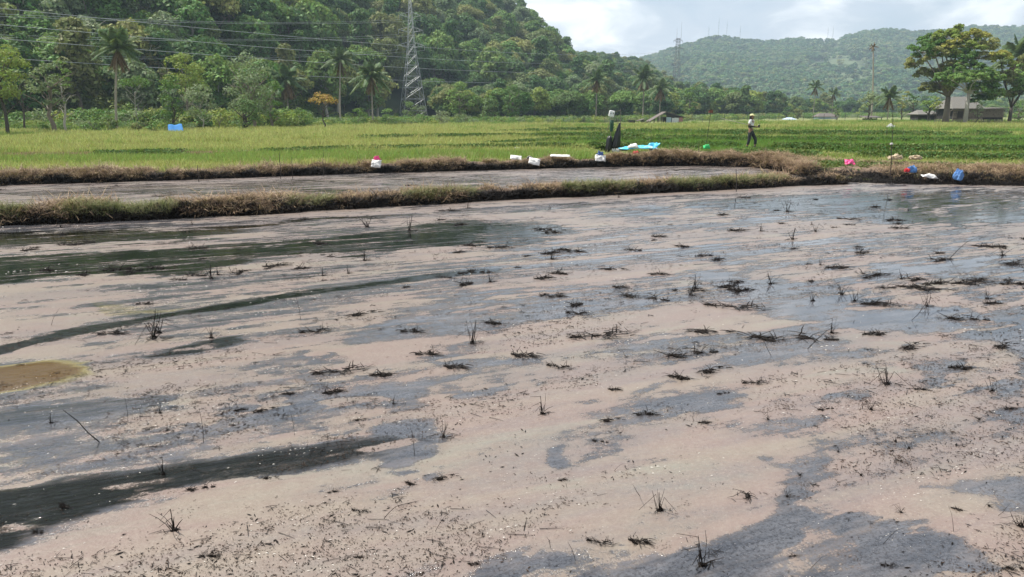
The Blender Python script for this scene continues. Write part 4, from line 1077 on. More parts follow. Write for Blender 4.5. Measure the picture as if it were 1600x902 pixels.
def cable(A, B, sag, label, r=.022, group='power cables'):
    A, B = np.array(A, float), np.array(B, float); m = MB()
    m.tube([A + (B - A) * k / 24 - np.array([0, 0, sag * 4 * (k / 24) * (1 - k / 24)]) for k in range(25)], r, 5)
    return tag(m.build('power_cable', M['wire'], None, True), label, 'cable', group)
ca_, sa_ = math.cos(.35), math.sin(.35)
for z, l, nm in zip(ARM, (2.6, 3.0, 3.3), ('top', 'middle', 'lowest')):
    for s, nn in ((-1, 'front'), (1, 'rear')):
        A = PYB + np.array([s * l * ca_, s * l * sa_, z - 1.1])
        B = at_depth(-200, {'top': 14, 'middle': 50, 'lowest': 84}[nm] + s * 2.5, 78); cable(A, B, 1.0, f'{nn} pale cable running left from the {nm} cross arm of the big steel pylon')
for i, (q0, q1) in enumerate(((5, 78), (34, 90), (58, 103), (92, 116))):
    A = at_depth(-250, q0 - 18, 72); B = at_depth(1059 + (-4 if i % 2 else 4), q1, 430)
    cable(A, B, 4.0, ['highest', 'second highest', 'second lowest', 'lowest'][i] + ' long cable slanting from the left edge to the dark lattice mast', .035)
for i, (u, v, w) in enumerate([(1107, 40, 3), (1122, 27, 0), (1135, 32, 0), (1156, 40, 2), (1293, 42, 0), (1301, 40, 0)]):
    b_ = at_depth(u, 60, 1400); b_[2] = float(hF(b_[0], b_[1])); H = at_depth(u, v, 1400)[2] - b_[2]
    o = empty('radio_mast', b_, 0, ['short mast at the left end of the distant summit', 'tallest thin mast on the distant summit', 'second tall thin mast on the distant summit', 'short mast at the right end of the distant summit', 'left one of the pair of faint masts beside the pale clearing', 'right one of the pair of faint masts beside the pale clearing'][i], 'mast', 'masts on the distant ridge')
    m = MB(); m.tube([(0, 0, 0), (0, 0, H * .8), (0, 0, H)], [.32, .22, .08], 5); m.build('pole', M['steel'], o)
    m = MB(); 
    for k in range(3): m.box((0, 0, H * (.5 + .13 * k)), (1.1, .3, .9))
    m.build('antenna', M['steel'], o)

# ------------------------------------------------------------------ huts
M['thatch'] = plain('thatch', (0.185, 0.178, 0.165), .95, .35, 9, .8, (0.18, 0.15, 0.12))
M['plank'] = plain('old_planks', (0.24, 0.195, 0.16), .9, .35, 5, .5, (0.09, 0.07, 0.055))
M['white_board'] = plain('white_board', (0.66, 0.68, 0.70), .7, .1, 3, 0, (0.45, 0.44, 0.42))
M['red_board'] = plain('faded_red_board', (0.42, 0.20, 0.20), .8, .2, 3)
M['blue_board'] = plain('pale_blue_board', (0.38, 0.50, 0.58), .8, .2, 3)
M['tin'] = plain('rusty_tin_roof', (0.13, 0.11, 0.10), .7, .3, 3, .3, (0.20, 0.12, 0.08))
M['tarp_blue'] = plain('blue_tarpaulin', (0.015, 0.16, 0.42), .85, .15, 4, .3)
M['dark_in'] = plain('dark_boards', (0.03, 0.027, 0.025), .9, .3, 4)
def slab(m, P, th_):                          # thick quadrilateral sheet
    P = np.array(P, float); n = np.cross(P[1] - P[0], P[3] - P[0]); n /= np.linalg.norm(n)
    Q = P - n * th_
    m.add(np.concatenate([P, Q]), [(0, 1, 2, 3), (7, 6, 5, 4), (0, 4, 5, 1), (1, 5, 6, 2), (2, 6, 7, 3), (3, 7, 4, 0)])
def boards(m, x0, x1, z0, z1, y, n, th_=.04, vertical=False, gap=.012, seed=0):
    r = np.random.default_rng(seed)
    for i in range(n):
        if vertical:
            a = x0 + (x1 - x0) * i / n; w = (x1 - x0) / n - gap
            m.box((a + w / 2, y + r.normal(0, .008), (z0 + z1) / 2 + r.normal(0, .02)), (w, th_, z1 - z0), (0, r.normal(0, .01), 0))
        else:
            a = z0 + (z1 - z0) * i / n; w = (z1 - z0) / n - gap
            m.box(((x0 + x1) / 2 + r.normal(0, .03), y + r.normal(0, .012), a + w / 2), (x1 - x0, th_, w), (0, r.normal(0, .006), 0))
# stilt shack beyond the middle of the field
Y0 = 140.0; k = Y0 / F; b_ = ground_at(1045, Y0); 
def LX(u, c=1045, kk=k): return (u - c) * kk
base_py = float(to_px(b_)[1])
def LZ(v, bp=base_py, kk=k): return (bp - v) * kk
o = empty('stilt_shack', b_, 0, 'small stilt shack with white and red wall and a long sagging roof beyond the field', 'shack')
D = 3.6
m = MB(); slab(m, [(LX(1039), -.5, LZ(176)), (LX(1070), -.5, LZ(184.5)), (LX(1070), D, LZ(184.5)), (LX(1039), D, LZ(176))][::-1], .08)
slab(m, [(LX(1015), -.5, LZ(190.5)), (LX(1040), -.5, LZ(176)), (LX(1040), D, LZ(176)), (LX(1015), D, LZ(190.5))][::-1], .08)
for u in range(1041, 1070, 4): m.box((LX(u), D / 2 - .25, LZ(176 + (u - 1039) * 8.5 / 31) + .03), (.06, D + .5, .05), (0, .27, 0))
m.build('roof', M['tin'], o)
wz0, wz1 = LZ(196), LZ(184)
w = MB(); w.box((LX(1053.5), D / 2, (wz0 + wz1) / 2 + .05), (LX(1066) - LX(1041), D, wz1 - wz0)); wall = w.build('wall', M['dark_in'], o)
m = MB(); boards(m, LX(1041), LX(1048.5), wz0, wz1, -.03, 5, .05, True, seed=1); m.build('panel', M['blue_board'], o)['label'] = 'pale blue wall panel'
m = MB(); boards(m, LX(1049.5), LX(1060), wz0 - .05, wz1 - .1, -.03, 3, .05, True, seed=2); m.build('panel', M['white_board'], o)['label'] = 'white wall panel'
m = MB(); boards(m, LX(1060.2), LX(1066), wz0 + .1, wz1, -.03, 4, .05, True, seed=3); m.build('panel', M['red_board'], o)['label'] = 'faded red wall panel'
m = MB(); slab(m, [(LX(1041), -.04, LZ(184)), (LX(1068), -.04, LZ(184)), (LX(1041), -.04, LZ(177.5)), (LX(1040), -.04, LZ(178))], .04); m.build('gable', M['dark_in'], o)
for u in (1042, 1050, 1058, 1065):
    for yy in (.1, D - .1):
        m = MB(); m.tube([(LX(u), yy, -.4), (LX(u), yy, wz0)], .07, 6); m.build('stilt', M['wood_dark'], o)
for u in (1017, 1022, 1028, 1034):
    for yy in (0, D - .2):
        m = MB(); m.tube([(LX(u), yy, -.4), (LX(u), yy, LZ(190 - (u - 1015) * .58))], .06, 6); m.build('post', M['wood_dark'], o)
m = MB(); boards(m, LX(1016), LX(1036), 0, LZ(193), 1.2, 8, .04, True, .05, 4); m.build('back_wall', M['dark_in'], o)
# low sheds left of it
b2 = ground_at(1000, 138); kk = 138 / F; bp = float(to_px(b2)[1])
X_ = lambda u: (u - 1000) * kk
Z_ = lambda v: (bp - v) * kk
o = empty('shed', b2, 0, 'low dark lean to shed with a tilted roof left of the stilt shack', 'shed')
m = MB(); slab(m, [(X_(996), -.4, Z_(189.5)), (X_(1007), -.4, Z_(186.5)), (X_(1007), 2.4, Z_(186.5)), (X_(996), 2.4, Z_(189.5))][::-1], .06); m.build('roof', M['tin'], o)
m = MB(); boards(m, X_(1003), X_(1014), 0, Z_(191), .1, 7, .05, True, .03, 5); m.build('wall', M['plank'], o)
m = MB(); boards(m, X_(1002), X_(1007), 0, Z_(188), .0, 3, .05, True, .03, 5); m.build('wall', M['dark_in'], o)
for u in (997, 1006, 1013):
    m = MB(); m.tube([(X_(u), 0, -.3), (X_(u), 0, Z_(188.5))], .05, 6); m.build('post', M['wood_dark'], o)
o = empty('animal_pen', ground_at(988, 138), 0, 'small dark box shaped pen at the left end of the sheds', 'pen')
m = MB(); m.box((0, .8, .35), (X_(992) - X_(984), 1.5, .75)); m.build('wall', M['dark_in'], o)
m = MB(); slab(m, [(-.75, -.2, .85), (.75, -.2, .95), (.75, 1.8, .95), (-.75, 1.8, .85)][::-1], .05); m.build('roof', M['tin'], o)

# thatched hut on the right
Y0 = 107.0; b_ = ground_at(1508, Y0); k = Y0 / F; bp = float(to_px(b_)[1])
X_ = lambda u, c=1508: (u - c) * k
Z_ = lambda v: (bp - v) * k
o = empty('thatched_hut', b_, 0, 'weathered plank hut with a grey thatched hip roof behind the big trees', 'hut')
def hip(m, x0, x1, y0, y1, z0, rx0, rx1, z1, th_=.16):
    yc = (y0 + y1) / 2
    A, B, C_, D_ = (x0, y0, z0), (x1, y0, z0), (x1, y1, z0), (x0, y1, z0); R0, R1 = (rx0, yc, z1), (rx1, yc, z1)
    slab(m, [A, B, R1, R0], th_); slab(m, [C_, D_, R0, R1], th_); slab(m, [D_, A, R0, R0 + np.array([0, .01, 0])], th_); slab(m, [B, C_, R1 + np.array([0, .01, 0]), R1], th_)
m = MB(); hip(m, X_(1482), X_(1533), -.6, 5.0, Z_(171), X_(1493), X_(1524), Z_(153)); m.build('roof', M['thatch'], o)
fr_ = MB(); r = np.random.default_rng(5)
for u in np.arange(1482, 1532, .5): fr_.tube([(X_(u), -.62, Z_(170.6)), (X_(u) + r.normal(0, .02), -.66, Z_(171.6 + r.uniform(0, 1.4)))], .02, 3)
fr_.build('thatch_fringe', M['thatch'], o)
for (xa, xb, ya, rot) in ((1488, 1532, 0, 0),):
    w = MB(); w.box((X_(1510), 2.1, (Z_(187) + Z_(171)) / 2), (X_(1532) - X_(1488), 4.1, Z_(171) - Z_(187))); w.build('inner_wall', M['dark_in'], o)
m = MB(); boards(m, X_(1488), X_(1533), Z_(187.5), Z_(171.5), -.03, 9, .05, False, .03, 6); m.build('wall', M['plank'], o)
m = MB(); m.box((X_(1498), -.09, Z_(180)), (.75, .05, .9)); m.build('door', M['wood_dark'], o)
for u in np.linspace(1489, 1532, 8):
    m = MB(); m.tube([(X_(u), .05, -.5), (X_(u), .05, Z_(187.5))], .07, 6); m.build('stilt', M['wood'], o)
m = MB(); m.box((X_(1548), 1.6, (Z_(188) + Z_(172)) / 2), (X_(1565) - X_(1533), 3, Z_(172) - Z_(188) - .1)); m.build('inner_wall', M['dark_in'], o)
m = MB(); boards(m, X_(1533.5), X_(1566), Z_(184), Z_(171.5), .06, 7, .05, False, .03, 7); e_ = m.build('annex_wall', M['plank'], o)
m = MB(); slab(m, [(X_(1534), -.4, Z_(171)), (X_(1568), -.4, Z_(170.3)), (X_(1568), 3.4, Z_(169)), (X_(1534), 3.4, Z_(169.5))], .07); m.build('annex_roof', M['tin'], o)
for u in (1536, 1546, 1556, 1564):
    m = MB(); m.tube([(X_(u), .1, -.5), (X_(u), .1, Z_(183))], .06, 6); m.build('stilt', M['wood_dark'], o)
m = MB()
m.tube([(X_(1478), -.6, Z_(175)), (X_(1490), -.5, Z_(170.5))], .05, 5); m.tube([(X_(1479), -.6, -.2), (X_(1479), -.6, Z_(174.5))], .04, 5); m.tube([(X_(1484), -.6, -.2), (X_(1484), -.6, Z_(172.5))], .04, 5)
m.build('porch_frame', M['wood'], o)
# rail fence of sticks before the hut
o = empty('stick_fence', ground_at(1505, 99), 0, 'low broken fence of grey sticks and rails in front of the thatched hut', 'fence')
r = np.random.default_rng(9); kk = 99 / F
post = MB(); rail = MB()
for u in np.arange(1452, 1562, 2.6):
    x0 = (u - 1505) * kk; post.tube([(x0, r.normal(0, .15), -.2), (x0 + r.normal(0, .08), r.normal(0, .15), r.uniform(.3, .8))], .028, 5)
for i in range(9):
    x0 = r.uniform(-4.5, 4); rail.tube([(x0, -.05, r.uniform(.2, .55)), (x0 + r.uniform(.8, 2), .02, r.uniform(.15, .6))], .028, 5)
post.build('stake', M['wood'], o); rail.build('rail', M['wood'], o)
st = MB(); 
for i in range(70):
    st.blob((r.uniform(-4.8, 5.0), r.normal(-.3, .35), .06), (r.uniform(.07, .2), r.uniform(.07, .2), r.uniform(.05, .13)), i, .3, 8, 5)
q = st.build('rubble', plain('grey_rubble', (0.30, 0.27, 0.24), .95, .3, 3)); q.location = tuple(ground_at(1505, 98.5)); tag(q, 'loose grey stones and rubble strewn before the thatched hut', 'rubble', kind='stuff')
# small shed
b_ = ground_at(1448, 112); k2 = 112 / F; bp2 = float(to_px(b_)[1])
o = empty('small_shed', b_, 0, 'small grey shed with a pale thatched roof left of the thatched hut', 'shed')
x_ = lambda u: (u - 1448) * k2
z_ = lambda v: (bp2 - v) * k2
m = MB(); hip(m, x_(1431), x_(1465), -.4, 2.8, z_(179.5), x_(1438), x_(1458), z_(173)); m.build('roof', M['thatch'], o)
m = MB(); m.box((x_(1448), 1.2, z_(183.5)), (x_(1462) - x_(1434), 2.2, z_(179) - z_(188.5))); m.build('inner_wall', M['dark_in'], o)
m = MB(); boards(m, x_(1433.5), x_(1463), z_(188.5), z_(179.5), .06, 5, .05, False, .04, 12); m.build('wall', M['wood_dark'], o)
for u in (1436, 1445, 1454, 1461):
    m = MB(); m.tube([(x_(u), .2, -.4), (x_(u), .2, z_(188))], .06, 6); m.build('stilt', M['wood_dark'], o)
m = MB(); m.tube([(x_(1451), -1.5, z_(191)), (x_(1466), -1.2, z_(184))], .06, 5); q = m.build('plank', M['wood']); q.location = tuple(b_); tag(q, 'pale plank leaning diagonally beside the small grey shed', 'plank')
# far open shelter, brown roofed house, pale shelter
def small_house(name, u0, u1, v0, v1, v2, Y, rm, wm, label, cat, hipr=True, open_=False):
    uc = (u0 + u1) / 2; b_ = ground_at(uc, Y); bb = float(to_px(b_)[1]); q_ = Y / F; o = empty(name, b_, 0, label, cat)
    zz = lambda v: max(.05, (bb - v) * q_); W_ = (u1 - u0) * q_ / 2
    m = MB(); 
    if hipr: hip(m, -W_, W_, -.5, 4, zz(v1), -W_ * .6, W_ * .5, zz(v0), .1)
    else: slab(m, [(-W_, -.4, zz(v1)), (W_, -.4, zz(v1)), (W_, 3, zz(v0)), (-W_, 3, zz(v0))], .08)
    m.build('roof', rm, o)
    if open_:
        for s in (-.9, -.3, .3, .9):
            m = MB(); m.tube([(s * W_, 0, -.3), (s * W_, 0, zz(v1))], .07, 5); m.build('post', M['wood_dark'], o)
        m = MB(); m.box((0, 1.5, zz(v1) * .45), (W_ * 1.7, .1, zz(v1) * .6)); m.build('back_wall', M['dark_in'], o)
    else:
        m = MB(); m.box((0, 1.8, zz(v1) / 2), (W_ * 1.8, 3.4, zz(v1))); m.build('wall', wm, o)
        m = MB(); m.box((W_ * .55, .08, zz(v1) * .5), (W_ * .5, .06, zz(v1) * .7)); m.build('door', M['white_board'], o)
    return o
small_house('open_shelter', 1351, 1378, 181.5, 184, 189, 150, M['tin'], None, 'low dark open sided shelter at the foot of the tall thin palm', 'shelter', False, True)
small_house('farm_house', 1277, 1309, 177.5, 182.5, 187, 215, M['tin'], M['blue_board'], 'distant house with a brownish roof left of the vivid green round tree', 'house')
M['tarp_pale'] = plain('pale_blue_tarpaulin', (0.55, 0.68, 0.85), .5, .15, 3)
small_house('pale_shelter', 1230, 1244, 184, 188, 190, 205, M['tarp_pale'], M['tarp_pale'], 'small whitish blue tarpaulin shelter at the far field edge', 'shelter')
# blue tarpaulin shelter at the left
b_ = ground_at(271, 71); kk = 71 / F; bb = float(to_px(b_)[1])
o = empty('tarpaulin_shelter', b_, 0, 'low bright blue tarpaulin stretched over sticks at the left forest edge', 'shelter')
xx = lambda u: (u - 271) * kk
zz = lambda v: (bb - v) * kk + .12
n_ = 13; U_, V_ = np.meshgrid(np.linspace(0, 1, n_), np.linspace(0, 1, 7))
cr = np.array([[xx(263), 0, zz(208)], [xx(288), -.1, zz(209)], [xx(276), 1.3, zz(197)], [xx(255), 1.2, zz(198)]])
Pq = (cr[0] * (1 - U_[..., None]) + cr[1] * U_[..., None]) * (1 - V_[..., None]) + (cr[3] * (1 - U_[..., None]) + cr[2] * U_[..., None]) * V_[..., None]
Pq[..., 2] += .05 * np.sin(U_ * 9) - .09 * np.sin(math.pi * U_) * np.sin(math.pi * V_) 
me = grid_mesh('sheet', Pq[..., 0], Pq[..., 1], Pq[..., 2], M['tarp_blue']); s_ = link('sheet', me, o)
md = s_.modifiers.new('thick', 'SOLIDIFY'); md.thickness = .015
for c in cr: 
    m = MB(); m.tube([(c[0], c[1], -.2), (c[0], c[1], c[2])], .03, 5); m.build('post', M['wood_dark'], o)
m = MB(); m.box((xx(272), .9, .15), (1.2, .6, .3)); m.build('platform', M['wood_dark'], o)

# ------------------------------------------------------------------ things on the field
M['plastic_white'] = plain('white_plastic', (0.80, 0.80, 0.80), .4, .05, 3)
M['plastic_black'] = plain('black_plastic_sheet', (0.012, 0.012, 0.014), .35, .3, 6, .4)
M['cloth_green'] = plain('dark_green_cloth', (0.04, 0.10, 0.065), .9, .25, 8)
M['sheet_cyan'] = plain('sky_blue_plastic_sheet', (0.10, 0.55, 0.80), .4, .2, 5, .3, (0.60, 0.68, 0.70))
M['sack_white'] = plain('white_woven_sack', (0.74, 0.73, 0.70), .7, .1, 5, .3)
M['sack_red'] = plain('red_plastic_bag', (0.72, 0.05, 0.06), .45, .15, 4)
M['sack_pink'] = plain('pink_plastic_bag', (0.80, 0.07, 0.26), .45, .15, 4)
M['sack_blue'] = plain('blue_cloth', (0.10, 0.24, 0.52), .6, .25, 6)
M['sack_navy'] = plain('navy_plastic', (0.05, 0.11, 0.30), .5, .2, 5)
M['sack_green'] = plain('bright_green_bag', (0.05, 0.60, 0.18), .5, .15, 4)
M['sack_beige'] = plain('faded_beige_sack', (0.52, 0.42, 0.29), .85, .25, 6, .4, (0.30, 0.22, 0.14))
def crumple(seed, L_, W_, H_, mat, name, parent=None, n=14, fold=.25):
    r = np.random.default_rng(seed); U_, V_ = np.meshgrid(np.linspace(-1, 1, n), np.linspace(-1, 1, n))
    Z = H_ * (fbm(U_ * 1.6 + seed, V_ * 1.6, 4, seed) * 1.3) * (1 - .6 * np.maximum(abs(U_), abs(V_)) ** 3)
    X = U_ * L_ / 2 * (1 - fold * (fbm(V_ * 1.5 + seed, U_, 3, seed + 3) - .3)); Y = V_ * W_ / 2 * (1 - fold * (fbm(U_ * 1.5 + seed, V_, 3, seed + 5) - .3))
    me = grid_mesh(name, X, Y, Z, mat); q = link(name, me, parent)
    md = q.modifiers.new('thick', 'SOLIDIFY'); md.thickness = .012; return q
def lump(seed, r3, mat, name, parent=None, loc=(0, 0, 0)):
    m = MB(); m.blob((0, 0, r3[2] * .7), r3, seed, .38, 30, 20, -r3[2] * .6); q = m.build(name, mat, parent, False); q.location = tuple(loc)
    n_ = len(q.data.vertices); co = np.empty(n_ * 3); q.data.vertices.foreach_get('co', co); co = co.reshape(-1, 3); c0 = co / np.array(r3)
    k_ = 1 + .5 * (abs(fbm(c0[:, 0] * 2.2 + seed + 9, c0[:, 1] * 2.2 + c0[:, 2] * 1.7 + 9, 3, seed + 2) - .5) * 2 - .25) + .18 * (vnoise(c0[:, 0] * 5 + 30, c0[:, 2] * 5 + c0[:, 1] * 4 + 30, seed) - .5)
    q.data.vertices.foreach_set('co', (co * k_[:, None]).ravel()); q.data.update(); return q
def surf(px, py, z=None):
    best = None
    if z is not None: return at(px, py, z)
    for key in ('far', 'mid'):
        X, Y, Z, K = BUNDS[key]; a, b_ = to_px(np.stack([X, Y, Z], -1)); d = np.hypot(a - px, b_ - py); i = np.unravel_index(np.argmin(d), d.shape)
        if best is None or d[i] < best[0]: best = (d[i], np.array([X[i], Y[i], Z[i]]))
    return best[1]
# scarecrow
S0 = on_ground(957, 238); ks = S0[1] / F
sx_ = lambda u: (u - 957) * ks
sz_ = lambda v: (238 - v) * ks
o = empty('scarecrow', S0, 0, 'scarecrow of poles with white canister head, green cloth and black plastic sheets', 'scarecrow')
m = MB(); m.box((sx_(954), 0, sz_(180.5)), (.26, .14, .29), (0, .18, 0)); hd = m.build('head', M['plastic_white'], o); bv = hd.modifiers.new('b', 'BEVEL'); bv.width = .05; bv.segments = 3
for u in (952.6, 956): 
    m = MB(); m.box((sx_(u), -.075, sz_(180)), (.025, .02, .06)); m.build('mark', M['plastic_black'], hd)
for (a, b2, rr_) in (((952, 238), (953.5, 184), .018), ((968, 238), (967.5, 174), .014), ((948, 206), (951.5, 191), .014), ((963, 196), (962, 184), .012), ((957, 178), (967, 175), .010), ((966, 200), (974.5, 202), .013), ((946, 238), (952, 214), .015)):
    m = MB(); m.tube([(sx_(a[0]), .02, sz_(a[1])), (sx_((a[0] + b2[0]) / 2) + .012, 0, sz_((a[1] + b2[1]) / 2)), (sx_(b2[0]), -.02, sz_(b2[1]))], rr_, 6); m.build('pole', M['wood'], o)
def drape(px_pts, seed, mat, name, th_=.10):
    # a hanging sheet: rows of (left, right, y) with folds
    rows_ = px_pts; m = MB(); n = 11; vs = []
    for j, (a, b2, v) in enumerate(rows_):
        for i in range(n):
            f = i / (n - 1); u = a + (b2 - a) * f
            vs.append((sx_(u), -th_ * math.sin(math.pi * f) + .035 * math.sin(f * 14 + seed + j * .4) * (j / len(rows_) + .2), sz_(v)))
    m.add(vs, [(j * n + i, j * n + i + 1, (j + 1) * n + i + 1, (j + 1) * n + i) for j in range(len(rows_) - 1) for i in range(n - 1)])
    q = m.build(name, mat, o, True); md = q.modifiers.new('t', 'SOLIDIFY'); md.thickness = .015; return q
drape([(952.5, 957, 190), (952, 957.5, 196), (952, 957, 204), (953, 956.5, 207)], 1, M['cloth_green'], 'cloth', .06)
drape([(966, 967.2, 194), (963, 968, 202), (959.5, 968.2, 212), (956.5, 968.5, 222), (954.5, 968, 229), (956, 966, 232)], 2, M['plastic_black'], 'plastic_sheet', .16)
drape([(950, 954.5, 213.5), (947.5, 955.5, 218), (946.3, 956, 226), (945.6, 955, 233), (946, 949, 239)], 4, M['plastic_black'], 'plastic_sheet', .13)
m = MB(); 
for i, u in enumerate((957, 960, 963.5, 966)): m.blob((sx_(u), -.05, sz_(235)), (.045, .05, .09), i, .25, 10, 8)
m.build('bottles', M['plastic_white'], o, True)
# blue sheet heap beside it
p0 = on_ground(997, 243) * [1, 1, 0] + np.array([0, 0, .33]); o = empty('plastic_tarp', p0, -.05, 'sky blue and white plastic sheet lying in a heap right of the scarecrow', 'tarp')
q = crumple(3, 1.75, .7, .22, M['sheet_cyan'], 'sheet', o); q = crumple(8, .5, .4, .42, M['sheet_cyan'], 'raised_end', o); q.location = (.78, .1, .05); q.rotation_euler = (.1, -.7, .2)
q = crumple(5, .5, .5, .3, M['sack_white'], 'white_sheet', o); q.location = (-.25, -.12, .03)
# bags and sacks
def thing(name, px, py, parts_, label, cat, group=None, z=None, rz=0.0):
    P = surf(px, py) + np.array([0, -.10, .13]) if z is None else (on_ground(px, py) + np.array([0, 0, .16]) if z == 'g' else at(px, py, z))
    o = empty(name, P, rz, label, cat, group)
    for q in parts_:
        if q[0] == 'c': e_ = crumple(q[1], q[2][0], q[2][1], q[2][2], M[q[3]], q[4], o); e_.location = q[5]
        else: e_ = lump(q[1], q[2], M[q[3]], q[4], o, q[5])
        if len(q) > 6: e_.rotation_euler = q[6]
    return o
thing('litter_bag', 591, 264, [('c', 11, (.34, .30, .12), 'sack_white', 'sheet', (0, -.08, .02), (1.0, .1, 0)), ('l', 12, (.11, .09, .12), 'sack_pink', 'bag', (0, .02, .04))], 'pink bag on a white sheet on the far bund, left of the other rubbish', 'bag')
thing('white_sack', 806, 255, [('c', 13, (.42, .30, .10), 'sack_white', 'sheet', (0, 0, .05), (.5, .1, 0))], 'flat white sack left of the blue bucket', 'sack')
o = thing('white_sack', 833, 259, [('c', 14, (.42, .30, .10), 'sack_white', 'sheet', (.03, 0, .03), (.9, .25, .2))], 'white sack slumped below the round blue bucket', 'sack')
P = surf(826, 254); o = empty('bucket', P, .2, 'round blue bucket tipped over on the far bund', 'bucket')
m = MB(); m.tube([(0, -.10, .12), (0, .12, .10)], [.115, .085], 16, False); m.tube([(0, .119, .10), (0, .121, .10)], [.085, .085], 16); m.build('body', M['sack_blue'], o)
m = MB(); m.tube([(.12 * math.cos(a), -.1, .12 + .12 * math.sin(a)) for a in np.linspace(0, 6.283, 17)], .008, 5, False); m.build('rim', M['sack_white'], o)
thing('white_sack', 874, 252, [('c', 15, (.75, .25, .07), 'sack_white', 'sheet', (0, 0, .05), (.2, 0, 0))], 'long thin white sack lying flat between two blue containers', 'sack')
thing('white_sack', 937, 254, [('c', 16, (.40, .30, .14), 'sack_white', 'sheet', (0, -.05, .02), (.8, .1, 0)), ('l', 17, (.13, .11, .12), 'sack_navy', 'bag', (0, .03, .07))], 'white sack with a navy blue bag on top, left of the scarecrow', 'sack')
thing('red_bag', 993, 249, [('l', 18, (.11, .09, .11), 'sack_red', 'bag', (0, 0, .02)), ('c', 19, (.45, .2, .06), 'sack_white', 'sheet', (.05, -.05, .01))], 'red bag lying on white plastic in front of the blue sheet', 'bag')
thing('white_sack', 808, 240, [('c', 20, (.30, .2, .08), 'sack_white', 'sheet', (0, 0, .05))], 'small white scrap lying in the grass behind the bund', 'scrap', None, 'g')
thing('litter_bag', 843, 233, [('c', 21, (.3, .2, .12), 'blue_board', 'bag', (0, 0, .05))], 'pale blue grey scrap of plastic in the grass farther back', 'scrap', None, 'g')
thing('green_bag', 1102, 240, [('c', 22, (.26, .2, .22), 'sack_green', 'bag', (0, 0, .06), (.6, 0, 0))], 'small bright green bag on the top of the far bund', 'bag')
thing('pink_bag', 1324, 264, [('c', 23, (.32, .24, .14), 'sack_pink', 'bag', (0, 0, .05), (.7, 0, 0))], 'pink red plastic bag on the bund right of the person', 'bag')
thing('cloth_bundle', 1418, 279, [('l', 24, (.12, .09, .11), 'sack_blue', 'cloth', (.05, 0, 0)), ('l', 25, (.07, .06, .06), 'sack_red', 'bag', (-.09, -.03, .02))], 'blue cloth bundle with a red bag at the water line', 'bundle')
thing('white_sack', 1449, 284, [('c', 26, (.45, .2, .14), 'sack_white', 'sheet', (0, 0, 0), (.3, .1, .1))], 'crumpled white sack half sunk between two blue bundles', 'sack')
thing('cloth_bundle', 1488, 288, [('l', 27, (.13, .11, .17), 'sack_blue', 'cloth', (0, 0, 0), (0, .3, 0))], 'upright blue cloth bundle standing in the oil at right', 'bundle')
thing('beige_sack', 1397, 253, [('l', 28, (.17, .13, .09), 'sack_beige', 'sack', (0, 0, 0)), ('l', 29, (.11, .10, .07), 'sack_beige', 'sack', (-.18, -.05, 0))], 'brownish stone like sack left of the pale sack on the bund', 'sack')
thing('beige_sack', 1425, 254, [('l', 30, (.18, .13, .085), 'sack_beige', 'sack', (0, 0, .02))], 'pale beige sack on top of the bund above the blue cloth bundle', 'sack')
thing('beige_sack', 1391, 204, [('l', 31, (.38, .2, .22), 'sack_white', 'sack', (0, 0, 0))], 'whitish sack lying in the far grass between thin sticks', 'sack', None, 'g')
for i, (u, v, r3, lb) in enumerate([(95, 311, (.10, .09, .08), 'small brownish stone at the left end of the middle bund'), (118, 312, (.13, .10, .07), 'pale flat stone next to the brownish stone on the middle bund'),
                                (136, 311, (.11, .08, .05), 'yellowish flat stone, rightmost of the three on the left of the middle bund'), (206, 308, (.19, .12, .07), 'largest pale stone on the middle bund')]):
    q = lump(60 + i, r3, M['sack_beige'], 'stone'); P = surf(u, v); P[2] -= .02; q.location = tuple(P); tag(q, lb, 'stone')
# thin sticks
def stick(u0, v0, u1, v1, z, r_, label, knot=None, mat='wood_dark', P0=None):
    A = at(u0, v0, z) if z != 'g' else on_ground(u0, v0)
    B = at_depth(u1, v1, A[1] + .1) - A
    o = empty('stick', A, 0, label, 'stick', 'thin sticks'); m = MB(); r = np.random.default_rng(int(u0))
    m.tube([np.array([0, 0, -.15])] + [B * f + r.normal(0, .012, 3) * (f < 1) for f in (.25, .5, .75, 1)], [r_, r_ * .95, r_ * .9, r_ * .8, r_ * .6], 6); m.build('shaft', M[mat], o)
    if knot: m = MB(); m.blob(B * knot, (.05, .03, .03), 3, .3, 8, 6); m.build('knot', M['sack_white'], o)
    return o
stick(1391, 284, 1395, 176, .02, .011, 'longest thin dark stick rising from the bund with a white knot', .55)
stick(1092, 247, 1092, 219, .2, .011, 'thin dark stick on the far bund below the box on a pole')
stick(1151, 290, 1150, 264, .2, .010, 'short dark stick standing on the right end of the middle bund')
stick(1385, 222, 1386, 200, 'g', .018, 'thin stick just left of the whitish sack in the far grass')
stick(1411, 222, 1411, 200, 'g', .018, 'thin stick just right of the whitish sack in the far grass')
stick(993, 224, 993, 213, 'g', .016, 'short pale stake in the field above the blue sheet', None, 'bark_pale')
stick(438, 272, 437, 238, .2, .009, 'left one of two dark twigs on the far bund before the left field'); stick(457, 272, 456, 246, .2, .009, 'right one of two dark twigs on the far bund before the left field')
stick(505, 268, 505, 238, .2, .008, 'dry twig on the far bund between the twin twigs and the pink bag')
stick(310, 276, 308, 258, .2, .010, 'leftmost dark twig standing on the far bund')
stick(1016, 243, 1018, 196, 'g', .010, 'tall hair thin reed in the field right of the scarecrow')
